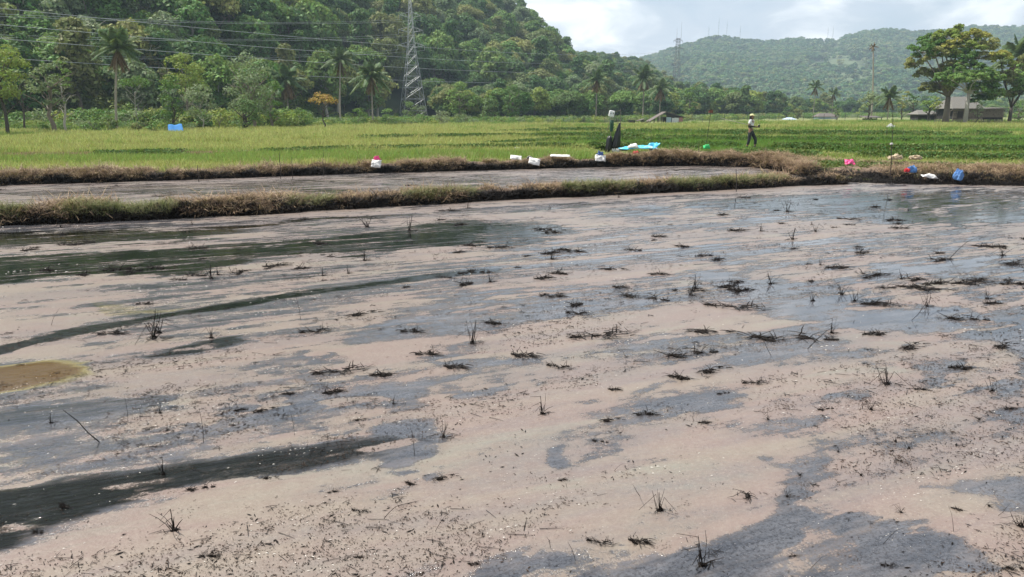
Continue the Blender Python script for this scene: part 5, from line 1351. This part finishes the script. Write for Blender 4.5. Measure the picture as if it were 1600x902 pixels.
# box on a pole
A = on_ground(1101, 238); B = at_depth(1110.5, 176, A[1] - .2) - A
o = empty('box_on_pole', A, 0, 'small reddish wooden box on top of a thin leaning pole', 'box')
m = MB(); m.tube([(0, 0, -.1), B * .5 + np.array([.02, 0, 0]), B], [.014, .012, .010], 6); m.build('pole', M['wood_dark'], o)
m = MB(); m.box(B + np.array([0, 0, .05]), (.16, .13, .13), (0, .15, 0)); bx = m.build('box', plain('reddish_box', (0.22, 0.08, 0.05), .7), o)
m = MB(); slab(m, [B + np.array(q) for q in ((-.11, -.09, .12), (.11, -.09, .15), (.11, .09, .15), (-.11, .09, .12))], .02); m.build('lid', M['wood_dark'], bx)
BOXTOP = A + B
# far fence of thin posts
r = np.random.default_rng(4)
o = empty('field_fence', ground_at(1090, 150), 0, 'thin post and wire fence along the far edge of the field', 'fence'); b0 = ground_at(1090, 150); tops = []
for u in np.arange(845, 1345, 17):
    P = ground_at(u + r.uniform(-3, 3), 150 + (u - 845) * .03) - b0; h_ = r.uniform(1.1, 1.6)
    m = MB(); m.tube([P - [0, 0, .2], P + [r.normal(0, .04), 0, h_]], .045, 5); m.build('post', M['wood_dark'], o); tops.append(P + [0, 0, h_ * .8])
m = MB()
for z_ in (0, .45): m.tube([q - [0, 0, z_] for q in tops], .012, 3, False)
m.build('wire', M['mast'], o)

# ------------------------------------------------------------------ person
M['skin'] = plain('skin', (0.24, 0.13, 0.085), .6, .1, 8)
M['shirt'] = plain('white_shirt', (0.78, 0.78, 0.80), .8, .05, 8)
M['vest'] = plain('brown_vest', (0.15, 0.125, 0.10), .9, .25, 8)
M['trousers'] = plain('dark_trousers', (0.028, 0.034, 0.038), .85, .3, 8)
M['cap'] = plain('cream_cap', (0.72, 0.66, 0.36), .8, .08, 8)
M['hair'] = plain('dark_hair', (0.02, 0.013, 0.01), .6, .2, 20)
M['boot'] = plain('muddy_boot', (0.035, 0.04, 0.03), .6, .3, 8)
M['sleeve'] = plain('black_sleeve', (0.018, 0.018, 0.02), .8, .2, 8)
M['blue_stripe'] = plain('light_patch_cloth', (0.35, 0.42, 0.5), .8, .1, 8)
def skinned(V, E_, name, mat, parent, sub=2, root=0):
    me = bpy.data.meshes.new(name); me.from_pydata([v[:3] for v in V], E_, [])
    o = bpy.data.objects.new(name, me); COL.objects.link(o)
    o.modifiers.new('s', 'SKIN'); sv = me.skin_vertices[0].data
    for i, v in enumerate(V): sv[i].radius = (v[3], v[4] if len(v) > 4 else v[3]); sv[i].use_root = (i == root)
    ss = o.modifiers.new('d', 'SUBSURF'); ss.levels = ss.render_levels = sub
    dg = bpy.context.evaluated_depsgraph_get(); nm = bpy.data.meshes.new_from_object(o.evaluated_get(dg))
    bpy.data.objects.remove(o); nm.name = name; nm.materials.clear(); nm.materials.append(mat)
    nm.polygons.foreach_set('use_smooth', [True] * len(nm.polygons))
    return link(name, nm, parent)
PP = on_ground(1171, 236)
per = empty('person', PP, math.radians(52), 'person in cream cap, white shirt and brown vest walking along the field edge', 'person')
# facing local -Y; x>0 is the person's left side
J = dict(pel=(0, 0, .93), sp=(0, .01, 1.10), ch=(0, 0, 1.29), nk=(0, .0, 1.43), hd0=(0, -.015, 1.50), hd1=(0, -.02, 1.57), hd2=(0, -.005, 1.64))
legs_ = {1: [(.10, 0, .88), (.11, -.22, .50), (.12, -.20, .12), (.12, -.34, .05)], -1: [(-.10, 0, .88), (-.10, .02, .49), (-.10, .14, .10), (-.10, .01, .04)]}
arms_ = {1: [(.17, 0, 1.385), (.24, .02, 1.12), (.10, -.26, 1.10), (.06, -.31, 1.10)], -1: [(-.17, 0, 1.385), (-.24, .04, 1.13), (-.10, -.24, 1.11), (-.06, -.30, 1.11)]}
V = [(*J['pel'], .13, .10), (*J['sp'], .12, .09), (*J['ch'], .15, .10), (*J['nk'], .055), (*J['hd0'], .065), (*J['hd1'], .078, .088), (*J['hd2'], .062), (0, -.105, 1.555, .012), (.075, 0, 1.56, .014), (-.075, 0, 1.56, .014)]
E_ = [(0, 1), (1, 2), (2, 3), (3, 4), (4, 5), (5, 6), (5, 7), (5, 8), (5, 9)]
def chain(par, pts):
    for q in pts: V.append(q); E_.append((par, len(V) - 1)); par = len(V) - 1
    return par
for s in (1, -1):
    L_ = legs_[s]; chain(0, [(*L_[0], .085), (*L_[1], .058), (*L_[2], .042), (*L_[3], .036)])
    A_ = arms_[s]; h = chain(2, [(*A_[0], .058), (*A_[1], .042), (*A_[2], .028), (*A_[3], .030, .018)])
    hx, hy, hz_ = A_[3]
    for i, (dx, L2) in enumerate(((.028, .062), (.010, .072), (-.009, .068), (-.027, .052))):
        x0 = hx + dx; chain(h, [(x0, hy - .035, hz_ + .004, .009), (x0 - s * .005, hy - .035 - L2 * .55, hz_ - .008, .008), (x0 - s * .01, hy - .035 - L2 * .7, hz_ - .035, .007)])
    chain(h, [(hx - s * .035, hy - .01, hz_ + .012, .010), (hx - s * .05, hy - .04, hz_ + .015, .008)])
skinned(V, E_, 'body', M['skin'], per)
T = [(*J['pel'], .145, .115), (0, .01, 1.0, .14, .11)]
for s in (1, -1):
    n0 = len(T); L_ = legs_[s]; T += [(*L_[0], .10), (*L_[1], .075), ((L_[1][0] + L_[2][0]) / 2, (L_[1][1] + L_[2][1]) / 2, (L_[1][2] + L_[2][2]) / 2 - .05, .068)]
skinned(T, [(0, 1), (0, 2), (2, 3), (3, 4), (0, 5), (5, 6), (6, 7)], 'trousers', M['trousers'], per)
for s in (1, -1):
    L_ = legs_[s]; mid_ = tuple((np.array(L_[1]) * .35 + np.array(L_[2]) * .65)); skinned([(*mid_, .066), (*L_[2], .062), (L_[2][0], L_[2][1] + .03, .055, .058), (L_[3][0], L_[3][1] - .03, L_[3][2], .055, .05)], [(0, 1), (1, 2), (2, 3)], 'boot', M['boot'], per)
T = [(0, 0, .99, .138, .11), (*J['sp'], .135, .105), (*J['ch'], .165, .115), (0, 0, 1.40, .08, .07)]
for s in (1, -1):
    A_ = arms_[s]; T += [(*A_[0], .072), (*tuple(np.array(A_[0]) * .35 + np.array(A_[1]) * .65), .060)]
skinned(T, [(0, 1), (1, 2), (2, 3), (2, 4), (4, 5), (2, 6), (6, 7)], 'shirt', M['shirt'], per)
vs_ = skinned([(0, .012, .97, .155, .125), (0, .016, 1.12, .15, .12), (0, .012, 1.29, .178, .128), (0, .012, 1.375, .10, .08)], [(0, 1), (1, 2), (2, 3)], 'vest', M['vest'], per)
import bmesh
bm_ = bmesh.new(); bm_.from_mesh(vs_.data); bmesh.ops.delete(bm_, geom=[f for f in bm_.faces if f.calc_center_median().y < -.05 and abs(f.calc_center_median().x) < .085], context='FACES'); bm_.to_mesh(vs_.data); bm_.free()
for s in (1, -1):
    A_ = arms_[s]; skinned([(*tuple(np.array(A_[0]) * .3 + np.array(A_[1]) * .7), .050), (*A_[1], .047), (*A_[2], .034)], [(0, 1), (1, 2)], 'sleeve', M['sleeve'], per)
m = MB(); m.blob((0, -.005, 1.625), (.098, .108, .085), 2, .03, 18, 10, -.01); m.box((0, -.13, 1.622), (.13, .10, .012), (-.12, 0, 0)); m.build('cap', M['cap'], per, True)
m = MB(); m.blob((0, .035, 1.56), (.092, .075, .10), 3, .06, 14, 10); m.blob((0, .07, 1.45), (.075, .045, .12), 4, .15, 12, 9); m.blob((-.06, .0, 1.47), (.03, .045, .10), 5, .15, 10, 8); m.blob((.06, .0, 1.47), (.03, .04, .09), 6, .15, 10, 8); m.build('hair', M['hair'], per, True)
for s in (1, -1): m = MB(); m.blob((s * .03, -.098, 1.565), (.011, .008, .007), 1, 0, 8, 6); m.build('eye', M['hair'], per, True)
# the pale pole the person holds
c_, s_ = math.cos(math.radians(52)), math.sin(math.radians(52))
hand = PP + np.array([(-.08) * c_ - (-.27) * s_, (-.08) * s_ + (-.27) * c_, 1.12])
m = MB(); A2 = at_depth(1127, 185, PP[1] - .3); m.tube([hand + (hand - A2) * .02, (hand + A2) / 2 + np.array([0, 0, -.01]), A2], [.016, .014, .010], 6); q = m.build('pole', M['bark_pale'], None, True); tag(q, 'long pale pole held behind the person, pointing up to the left', 'pole')
m = MB(); m.box((0, 0, 0), (.10, .06, .14), (.3, 0, .4)); q = m.build('handset', M['plastic_black']); q.location = (hand[0] + .12, hand[1] - .02, hand[2] + .02); q.modifiers.new('b', 'BEVEL').width = .015; tag(q, 'small black device held in front by the person', 'device')
# ------------------------------------------------------------------ blackened stubble and floating debris
def stalk(m, p, az, el, L_, r_, r, kink=.3):
    d = np.array([math.cos(az) * math.cos(el), math.sin(az) * math.cos(el), math.sin(el)]); P = [np.array(p, float)]
    for k in range(3):
        P.append(P[-1] + d * L_ / 3); d = d + np.array([r.normal(0, kink * .4), r.normal(0, kink * .4), -r.uniform(0, kink)]); d /= np.linalg.norm(d)
        if P[-1][2] < .004: P[-1][2] = .004
    m.tube(P, [r_, r_ * .9, r_ * .75, r_ * .4], 4)
def clump_mesh(kind, seed):
    r = np.random.default_rng(seed); m = MB()
    if kind == 'up':                          # a few upright broken stalks on a rotten crown
        lean = r.uniform(0, 6.283)
        for i in range(r.integers(5, 9)):
            a = lean + r.normal(0, 1.2); stalk(m, (r.normal(0, .014), r.normal(0, .014), -.01), a, r.uniform(.85, 1.5), .24 * r.uniform(.15, 1) ** .8, r.uniform(.0022, .0045), r, .25)
        for i in range(3):
            a = r.uniform(0, 6.283); L1 = r.uniform(.08, .16); q = np.array([math.cos(a) * L1 * .35, math.sin(a) * L1 * .35, L1]); a2 = a + r.normal(0, .5)
            m.tube([(0, 0, 0), q, q + np.array([math.cos(a2) * L1, math.sin(a2) * L1, -L1 * r.uniform(.3, 1)])], [.003, .0028, .0015], 4)
        for i in range(7): stalk(m, (r.normal(0, .07), r.normal(0, .03), .003), r.normal(0, .9), r.uniform(0, .1), r.uniform(.03, .10), .0025, r, .2)
        m.blob((0, 0, -.004), (.028, .02, .02), seed, .5, 9, 6)
    elif kind == 'mat':                       # ragged drift of rotten straw
        cx, cy = 0., 0.; cs = []
        for q in range(r.integers(4, 8)): cx += r.normal(0.02, .06); cy += r.normal(0, .03); cs.append((cx, cy, r.uniform(.015, .05)))
        mx_ = np.mean([c[0] for c in cs])
        for i in range(58):
            c = cs[r.integers(0, len(cs))]; stalk(m, (c[0] - mx_ + r.normal(0, c[2]), c[1] + r.normal(0, c[2] * .6), r.uniform(.001, .018)), r.normal(0, .9) + math.pi * r.integers(0, 2), r.uniform(-.05, .25) if r.random() < .85 else r.uniform(.4, 1.3), .11 * r.uniform(.15, 1), r.uniform(.002, .0045), r, .35)
        for c in cs:
            if r.random() < .7: m.blob((c[0] - mx_, c[1], .0), (r.uniform(.015, .04), r.uniform(.01, .025), .010), seed + int(c[0] * 50), .55, 9, 5)
    elif kind == 'spider':                    # bent stalks arching back to the water
        for i in range(6):
            a = r.normal(1.0 if i % 2 else 3.6, .8); stalk(m, (0, 0, .01), a, r.uniform(.3, .9), r.uniform(.06, .24), .003, r, .9)
        for i in range(5): stalk(m, (r.normal(0, .03), r.normal(0, .02), .01), -1.4 + r.normal(0, .3), .1, r.uniform(.05, .13), .004, r, .3)
        m.blob((0, 0, .004), (.022, .03, .018), seed, .5, 8, 5)
    else:                                     # single long stalk
        stalk(m, (0, 0, 0), r.uniform(0, 6.28), r.uniform(.7, 1.35), .3, .003, r, .35)
    return m
CL = {k: [clump_mesh(k, 900 + 10 * j + i).mesh('rice_stubble', M['oiled']) for i in range(6)] for j, k in enumerate(('up', 'mat', 'spider', 'one'))}
SPOTS = [
 (848, 646, 'up', 1.25, 'upright rice stubble clump on pale scum near the centre of the paddy'),
 (1031, 797, 'up', 1.1, 'upright rice stubble clump with a bent stalk on pale scum, low right of centre'),
 (1168, 775, 'spider', 1.15, 'spider like black stubble with arching stalks at the tip of the grey oil patch'),
 (272, 828, 'up', 1.1, 'upright black stubble in the bottom left corner on pale scum'),
 (738, 536, 'up', 1.5, 'black stubble clump left of the middle with straw floating round it'),
 (1239, 374, 'up', 1.7, 'dense black stubble tuft standing alone in the far right part of the paddy'),
 (1098, 882, 'up', 1.5, 'large black stubble clump in the grey oil at the bottom edge'),
 (1386, 600, 'up', 1.3, 'thin upright stubble clump right of the small grey pool'),
 (1550, 610, 'up', 1.1, 'small upright stubble near the right edge'),
 (1530, 655, 'spider', .6, 'curled black straw near the right edge below the small upright stubble'),
 (693, 682, 'up', .9, 'small star shaped stubble left of the centre pool'),
 (1596, 822, 'up', 1.0, 'black stubble cut by the right edge low in the picture'),
 (322, 872, 'mat', .6, 'low heap of black straw on pinkish scum at the bottom left'),
 (1484, 404, 'one', 2.6, 'single tall black stalk standing in the bright water at right'),
 (878, 749, 'mat', .35, 'small flat tuft of black straw below the centre pool'),
 (1145, 482, 'mat', 2.3, 'broad black straw heap in the middle right, uppermost of three'),
 (1232, 532, 'mat', 2.6, 'largest sprawled straw heap right of the middle'),
 (1415, 541, 'mat', 1.2, 'compact black straw heap near the blue pool'),
 (1375, 433, 'mat', 2.2, 'left long black straw row in the bright water'),
 (1435, 450, 'mat', 2.4, 'middle long black straw row in the bright water'),
 (1510, 440, 'mat', 2.6, 'right long black straw row in the bright water'),
 (940, 528, 'mat', 2.2, 'wide black straw heap above the centre'),
 (1000, 466, 'mat', 1.8, 'black straw heap in the upper middle of the paddy'),
 (1105, 578, 'mat', 1.0, 'flat straw heap with crossing stalks on pale scum'),
 (1478, 408, 'mat', 1.8, 'black straw lying at the foot of the single tall stalk'),
 (1308, 418, 'mat', 1.6, 'black straw with one upright stalk left of the long rows'),
 (712, 573, 'mat', 1.0, 'small dense straw heap left of the middle'),
 (528, 584, 'mat', 1.5, 'black straw heap between the dark streak and the grey band'),
 (318, 692, 'one', 1.1, None), (155, 690, 'one', 1.8, 'long slanting twig on pale scum at left'),
]
auto = [(665, 556, 'mat', 1), (595, 586, 'mat', .9), (520, 612, 'mat', 1.1), (900, 491, 'mat', .9), (1080, 556, 'mat', 1.6), (1105, 516, 'mat', 1.6), (1165, 455, 'mat', 1.2), (1270, 470, 'up', 1), (1335, 470, 'up', 1.2), (1375, 478, 'mat', 1.4),
 (1448, 478, 'up', 1), (1425, 500, 'one', 1.2), (1300, 520, 'up', 1.2), (1365, 522, 'mat', 1.1), (1262, 545, 'one', 1.5), (1205, 556, 'one', 1.2), (1510, 500, 'mat', 1.3), (1575, 410, 'mat', 2.2), (1590, 446, 'mat', 1.8), (1540, 385, 'mat', 2),
 (1150, 360, 'mat', 1.6), (1325, 343, 'mat', 1.5), (1230, 330, 'up', 2), (1275, 362, 'up', 1.4), (1400, 345, 'mat', 1.6), (1065, 385, 'mat', 1.2), (860, 395, 'mat', 1.6), (780, 388, 'mat', 1.4), (640, 360, 'up', 2), (575, 355, 'up', 2), (700, 330, 'mat', 2),
 (500, 380, 'mat', 1.5), (430, 415, 'mat', 1.6), (330, 435, 'up', 1.6), (240, 528, 'up', 1.8), (250, 520, 'up', 1.4), (170, 524, 'mat', 1.2), (330, 528, 'up', 1.2), (80, 508, 'one', 1.3), (490, 520, 'mat', 1), (470, 500, 'one', 1.4), (560, 490, 'mat', 1.2),
 (640, 520, 'mat', 1), (770, 505, 'mat', .9), (820, 555, 'mat', 1.2), (870, 575, 'mat', .8), (745, 425, 'mat', 1), (955, 420, 'mat', 1.2), (1030, 430, 'mat', 1.1), (1060, 590, 'mat', .9), (960, 608, 'mat', .7), (1180, 600, 'mat', .7), (1290, 640, 'mat', .6),
 (1362, 640, 'up', .7), (1440, 610, 'mat', .7), (1500, 575, 'mat', .9), (1420, 700, 'up', .6), (1250, 742, 'spider', .5), (1345, 742, 'spider', .6), (1400, 690, 'up', .5), (1465, 705, 'one', .6), (1495, 795, 'mat', .4), (1230, 775, 'up', .5), (1408, 800, 'up', .5),
 (1545, 790, 'spider', .5), (1560, 805, 'one', .7), (1490, 830, 'one', .8), (1380, 850, 'one', .8), (1000, 845, 'mat', .8), (935, 850, 'mat', .7), (900, 880, 'one', .7), (860, 855, 'one', .8), (1240, 870, 'mat', .3), (1265, 890, 'one', .7), (740, 880, 'mat', .4),
 (1390, 885, 'mat', .4), (1590, 890, 'mat', .5), (690, 745, 'mat', .7), (648, 712, 'one', 1.0), (640, 755, 'mat', .5), (600, 810, 'one', .9), (560, 800, 'mat', .5), (460, 680, 'one', .9), (560, 655, 'mat', .5), (615, 630, 'up', .6), (450, 615, 'mat', .7),
 (375, 640, 'mat', .6), (250, 645, 'up', .7), (200, 660, 'one', 1.2), (410, 640, 'mat', .8), (80, 660, 'up', .6), (100, 790, 'mat', .6), (60, 830, 'mat', .5), (255, 740, 'up', .8), (310, 765, 'mat', .7), (420, 745, 'mat', .5), (520, 770, 'mat', .4), (560, 870, 'mat', .3),
 (680, 830, 'one', .8), (1000, 775, 'one', 1.0), (935, 690, 'mat', .5), (950, 655, 'mat', .8), (1010, 650, 'mat', 1.0), (1100, 660, 'mat', .6), (960, 735, 'one', .5), (1200, 655, 'up', .5), (1130, 615, 'mat', .5), (1560, 540, 'mat', 1), (1580, 640, 'mat', .6), (1310, 705, 'up', .4)]
WD = {'up': 'upright tuft of black oiled stubble', 'mat': 'small flat heap of black oiled straw', 'spider': 'bent black stalk bunch', 'one': 'single black stalk'}
def place_clump(i, u, v, kd, sc, lab):
    P = at(u, v, 0.004); P[2] = 0.002
    kf = .55 if v > 600 else .62 if kd != 'mat' else .80 
    o = link('rice_stubble', CL[kd][i % 6]); o.location = tuple(P); o.rotation_euler = (0, 0, rnd.uniform(-.5, .5) + (math.pi if i % 2 else 0)); o.scale = (sc * kf * rnd.uniform(.75, 1.2), sc * kf * rnd.uniform(.75, 1.2), sc * kf * rnd.uniform(.8, 1.1))
    if kd == 'mat': o.scale = (sc * kf * .95, sc * kf * .8, min(sc * kf, .75))
    if lab is None:
        zone_ = ('far' if v < 400 else 'middle' if v < 600 else 'near') + ' ' + ('left' if u < 530 else 'central' if u < 1060 else 'right')
        lab = f'{WD[kd]} floating in the {zone_} part of the paddy'; grp = f'pieces like this: {WD[kd]}, {zone_}'
    else: grp = 'rice stubble in the paddy'
    tag(o, lab, 'stubble', grp)
for i, (u, v, kd, sc, lb) in enumerate(SPOTS): place_clump(i, u, v, kd, sc, lb)
for i, (u, v, kd, sc) in enumerate(auto): place_clump(i, u, v, kd, sc, None)
# stubble in the strip between the bunds and along their feet, straw bits, chips
PT1 = [proto('stubble', CL[k_][i]) for k_, i in (('up', 0), ('mat', 0), ('mat', 1), ('mat', 2), ('mat', 3))]
def bits(seed, n, L_, spread, mat, flatness=.15):
    r = np.random.default_rng(seed); m = MB()
    for _ in range(n):
        a = r.uniform(0, 6.283); p_ = (r.normal(0, spread), r.normal(0, spread * .5), .004)
        stalk(m, p_, a, r.uniform(0, flatness), L_ * r.uniform(.4, 1.2), .0022, r, .15)
    return proto('straw', m.mesh('straw', mat))
PBT = [bits(1, 5, .05, .06, M['oiled']), bits(2, 3, .09, .05, M['oiled']), bits(3, 8, .03, .08, M['oiled_brown']), bits(4, 1, .16, .01, M['oiled']), bits(5, 12, .025, .07, M['oiled_brown'])]
def crumbs(seed, n, mat, s):
    r = np.random.default_rng(seed); m = MB()
    for _ in range(n):
        x, y = r.normal(0, .09), r.normal(0, .05); q = s * r.uniform(.4, 1.4); a = r.normal(.2, .8); c = math.cos(a) * q * r.uniform(1, 2.6); d = math.sin(a) * q * 2; m.add([(x - c, y - d, .002), (x + d * .3, y - q * .4, .002), (x + c * .9, y + d, .003), (x - d * .3, y + q * .35, .002), (x, y, .002 + q * .35)], [(0, 1, 4), (1, 2, 4), (2, 3, 4), (3, 0, 4)])
    return proto('crumbs', m.mesh('crumbs', mat))
PCR = [crumbs(11, 14, M['oiled'], .006), crumbs(12, 20, M['oiled_brown'], .005), crumbs(13, 10, M['oiled'], .008)]
def water_points(n, pmin=0.0, thr=.5, y0=2.2, y1=32, power=1.0):
    v = rng.uniform(0, 1, n); y = 1 / (1 / y0 + v * (1 / y1 - 1 / y0)); x = rng.uniform(-.9, .9, n) * y
    u1 = x * math.cos(th) + y * math.sin(th); v1 = -x * math.sin(th) + y * math.cos(th)
    d_ = fbm(u1 * .7 + 3, v1 * 2.0, 4, 141)
    pr = sstep(thr - .02, thr + .07, d_ + .09 * sstep(-2, 6, x)) 
    k = (rng.uniform(0, 1, n) < (pmin + (1 - pmin) * pr) * (.35 + .65 * sstep(2.5, 6, y))) & (y < yfar(x) + .1)
    my = np.interp(x, MIDL[:, 0], MIDL[:, 1]); k &= ~((y > my - .05) & (y < my + 1.25) & (x < MIDL[-1, 0]))
    return np.stack([x, y, x * 0 + .001], -1)[k]
P = water_points(9500, .03, .53); scatter('straw_debris', P, rng.uniform(.5, 1.15, len(P)) * np.clip(.55 + P[:, 1] / 26, 0, 1.3), rng.normal(.35, .7, len(P)), PBT, 'short black and brown straw pieces floating on the oily water', 'debris')
P = water_points(16000, .05, .53); scatter('debris', P, np.clip(rng.lognormal(-.55, .45, len(P)), .2, 1.6) * np.clip(.5 + P[:, 1] / 16, 0, 1.6), rng.uniform(0, 6.28, len(P)), PCR, 'dark crumbs and chaff floating on the oily water', 'debris')
P = water_points(380, .05, .54, 7.0, 32); scatter('stubble', P, rng.uniform(.35, .95, len(P)), rng.normal(.35, .5, len(P)), PT1, 'low black stubble dotted over the farther water', 'stubble')

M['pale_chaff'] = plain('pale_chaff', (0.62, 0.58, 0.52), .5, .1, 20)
def slivers(seed, n):  # small pale flakes added as painted white glints on the oil film
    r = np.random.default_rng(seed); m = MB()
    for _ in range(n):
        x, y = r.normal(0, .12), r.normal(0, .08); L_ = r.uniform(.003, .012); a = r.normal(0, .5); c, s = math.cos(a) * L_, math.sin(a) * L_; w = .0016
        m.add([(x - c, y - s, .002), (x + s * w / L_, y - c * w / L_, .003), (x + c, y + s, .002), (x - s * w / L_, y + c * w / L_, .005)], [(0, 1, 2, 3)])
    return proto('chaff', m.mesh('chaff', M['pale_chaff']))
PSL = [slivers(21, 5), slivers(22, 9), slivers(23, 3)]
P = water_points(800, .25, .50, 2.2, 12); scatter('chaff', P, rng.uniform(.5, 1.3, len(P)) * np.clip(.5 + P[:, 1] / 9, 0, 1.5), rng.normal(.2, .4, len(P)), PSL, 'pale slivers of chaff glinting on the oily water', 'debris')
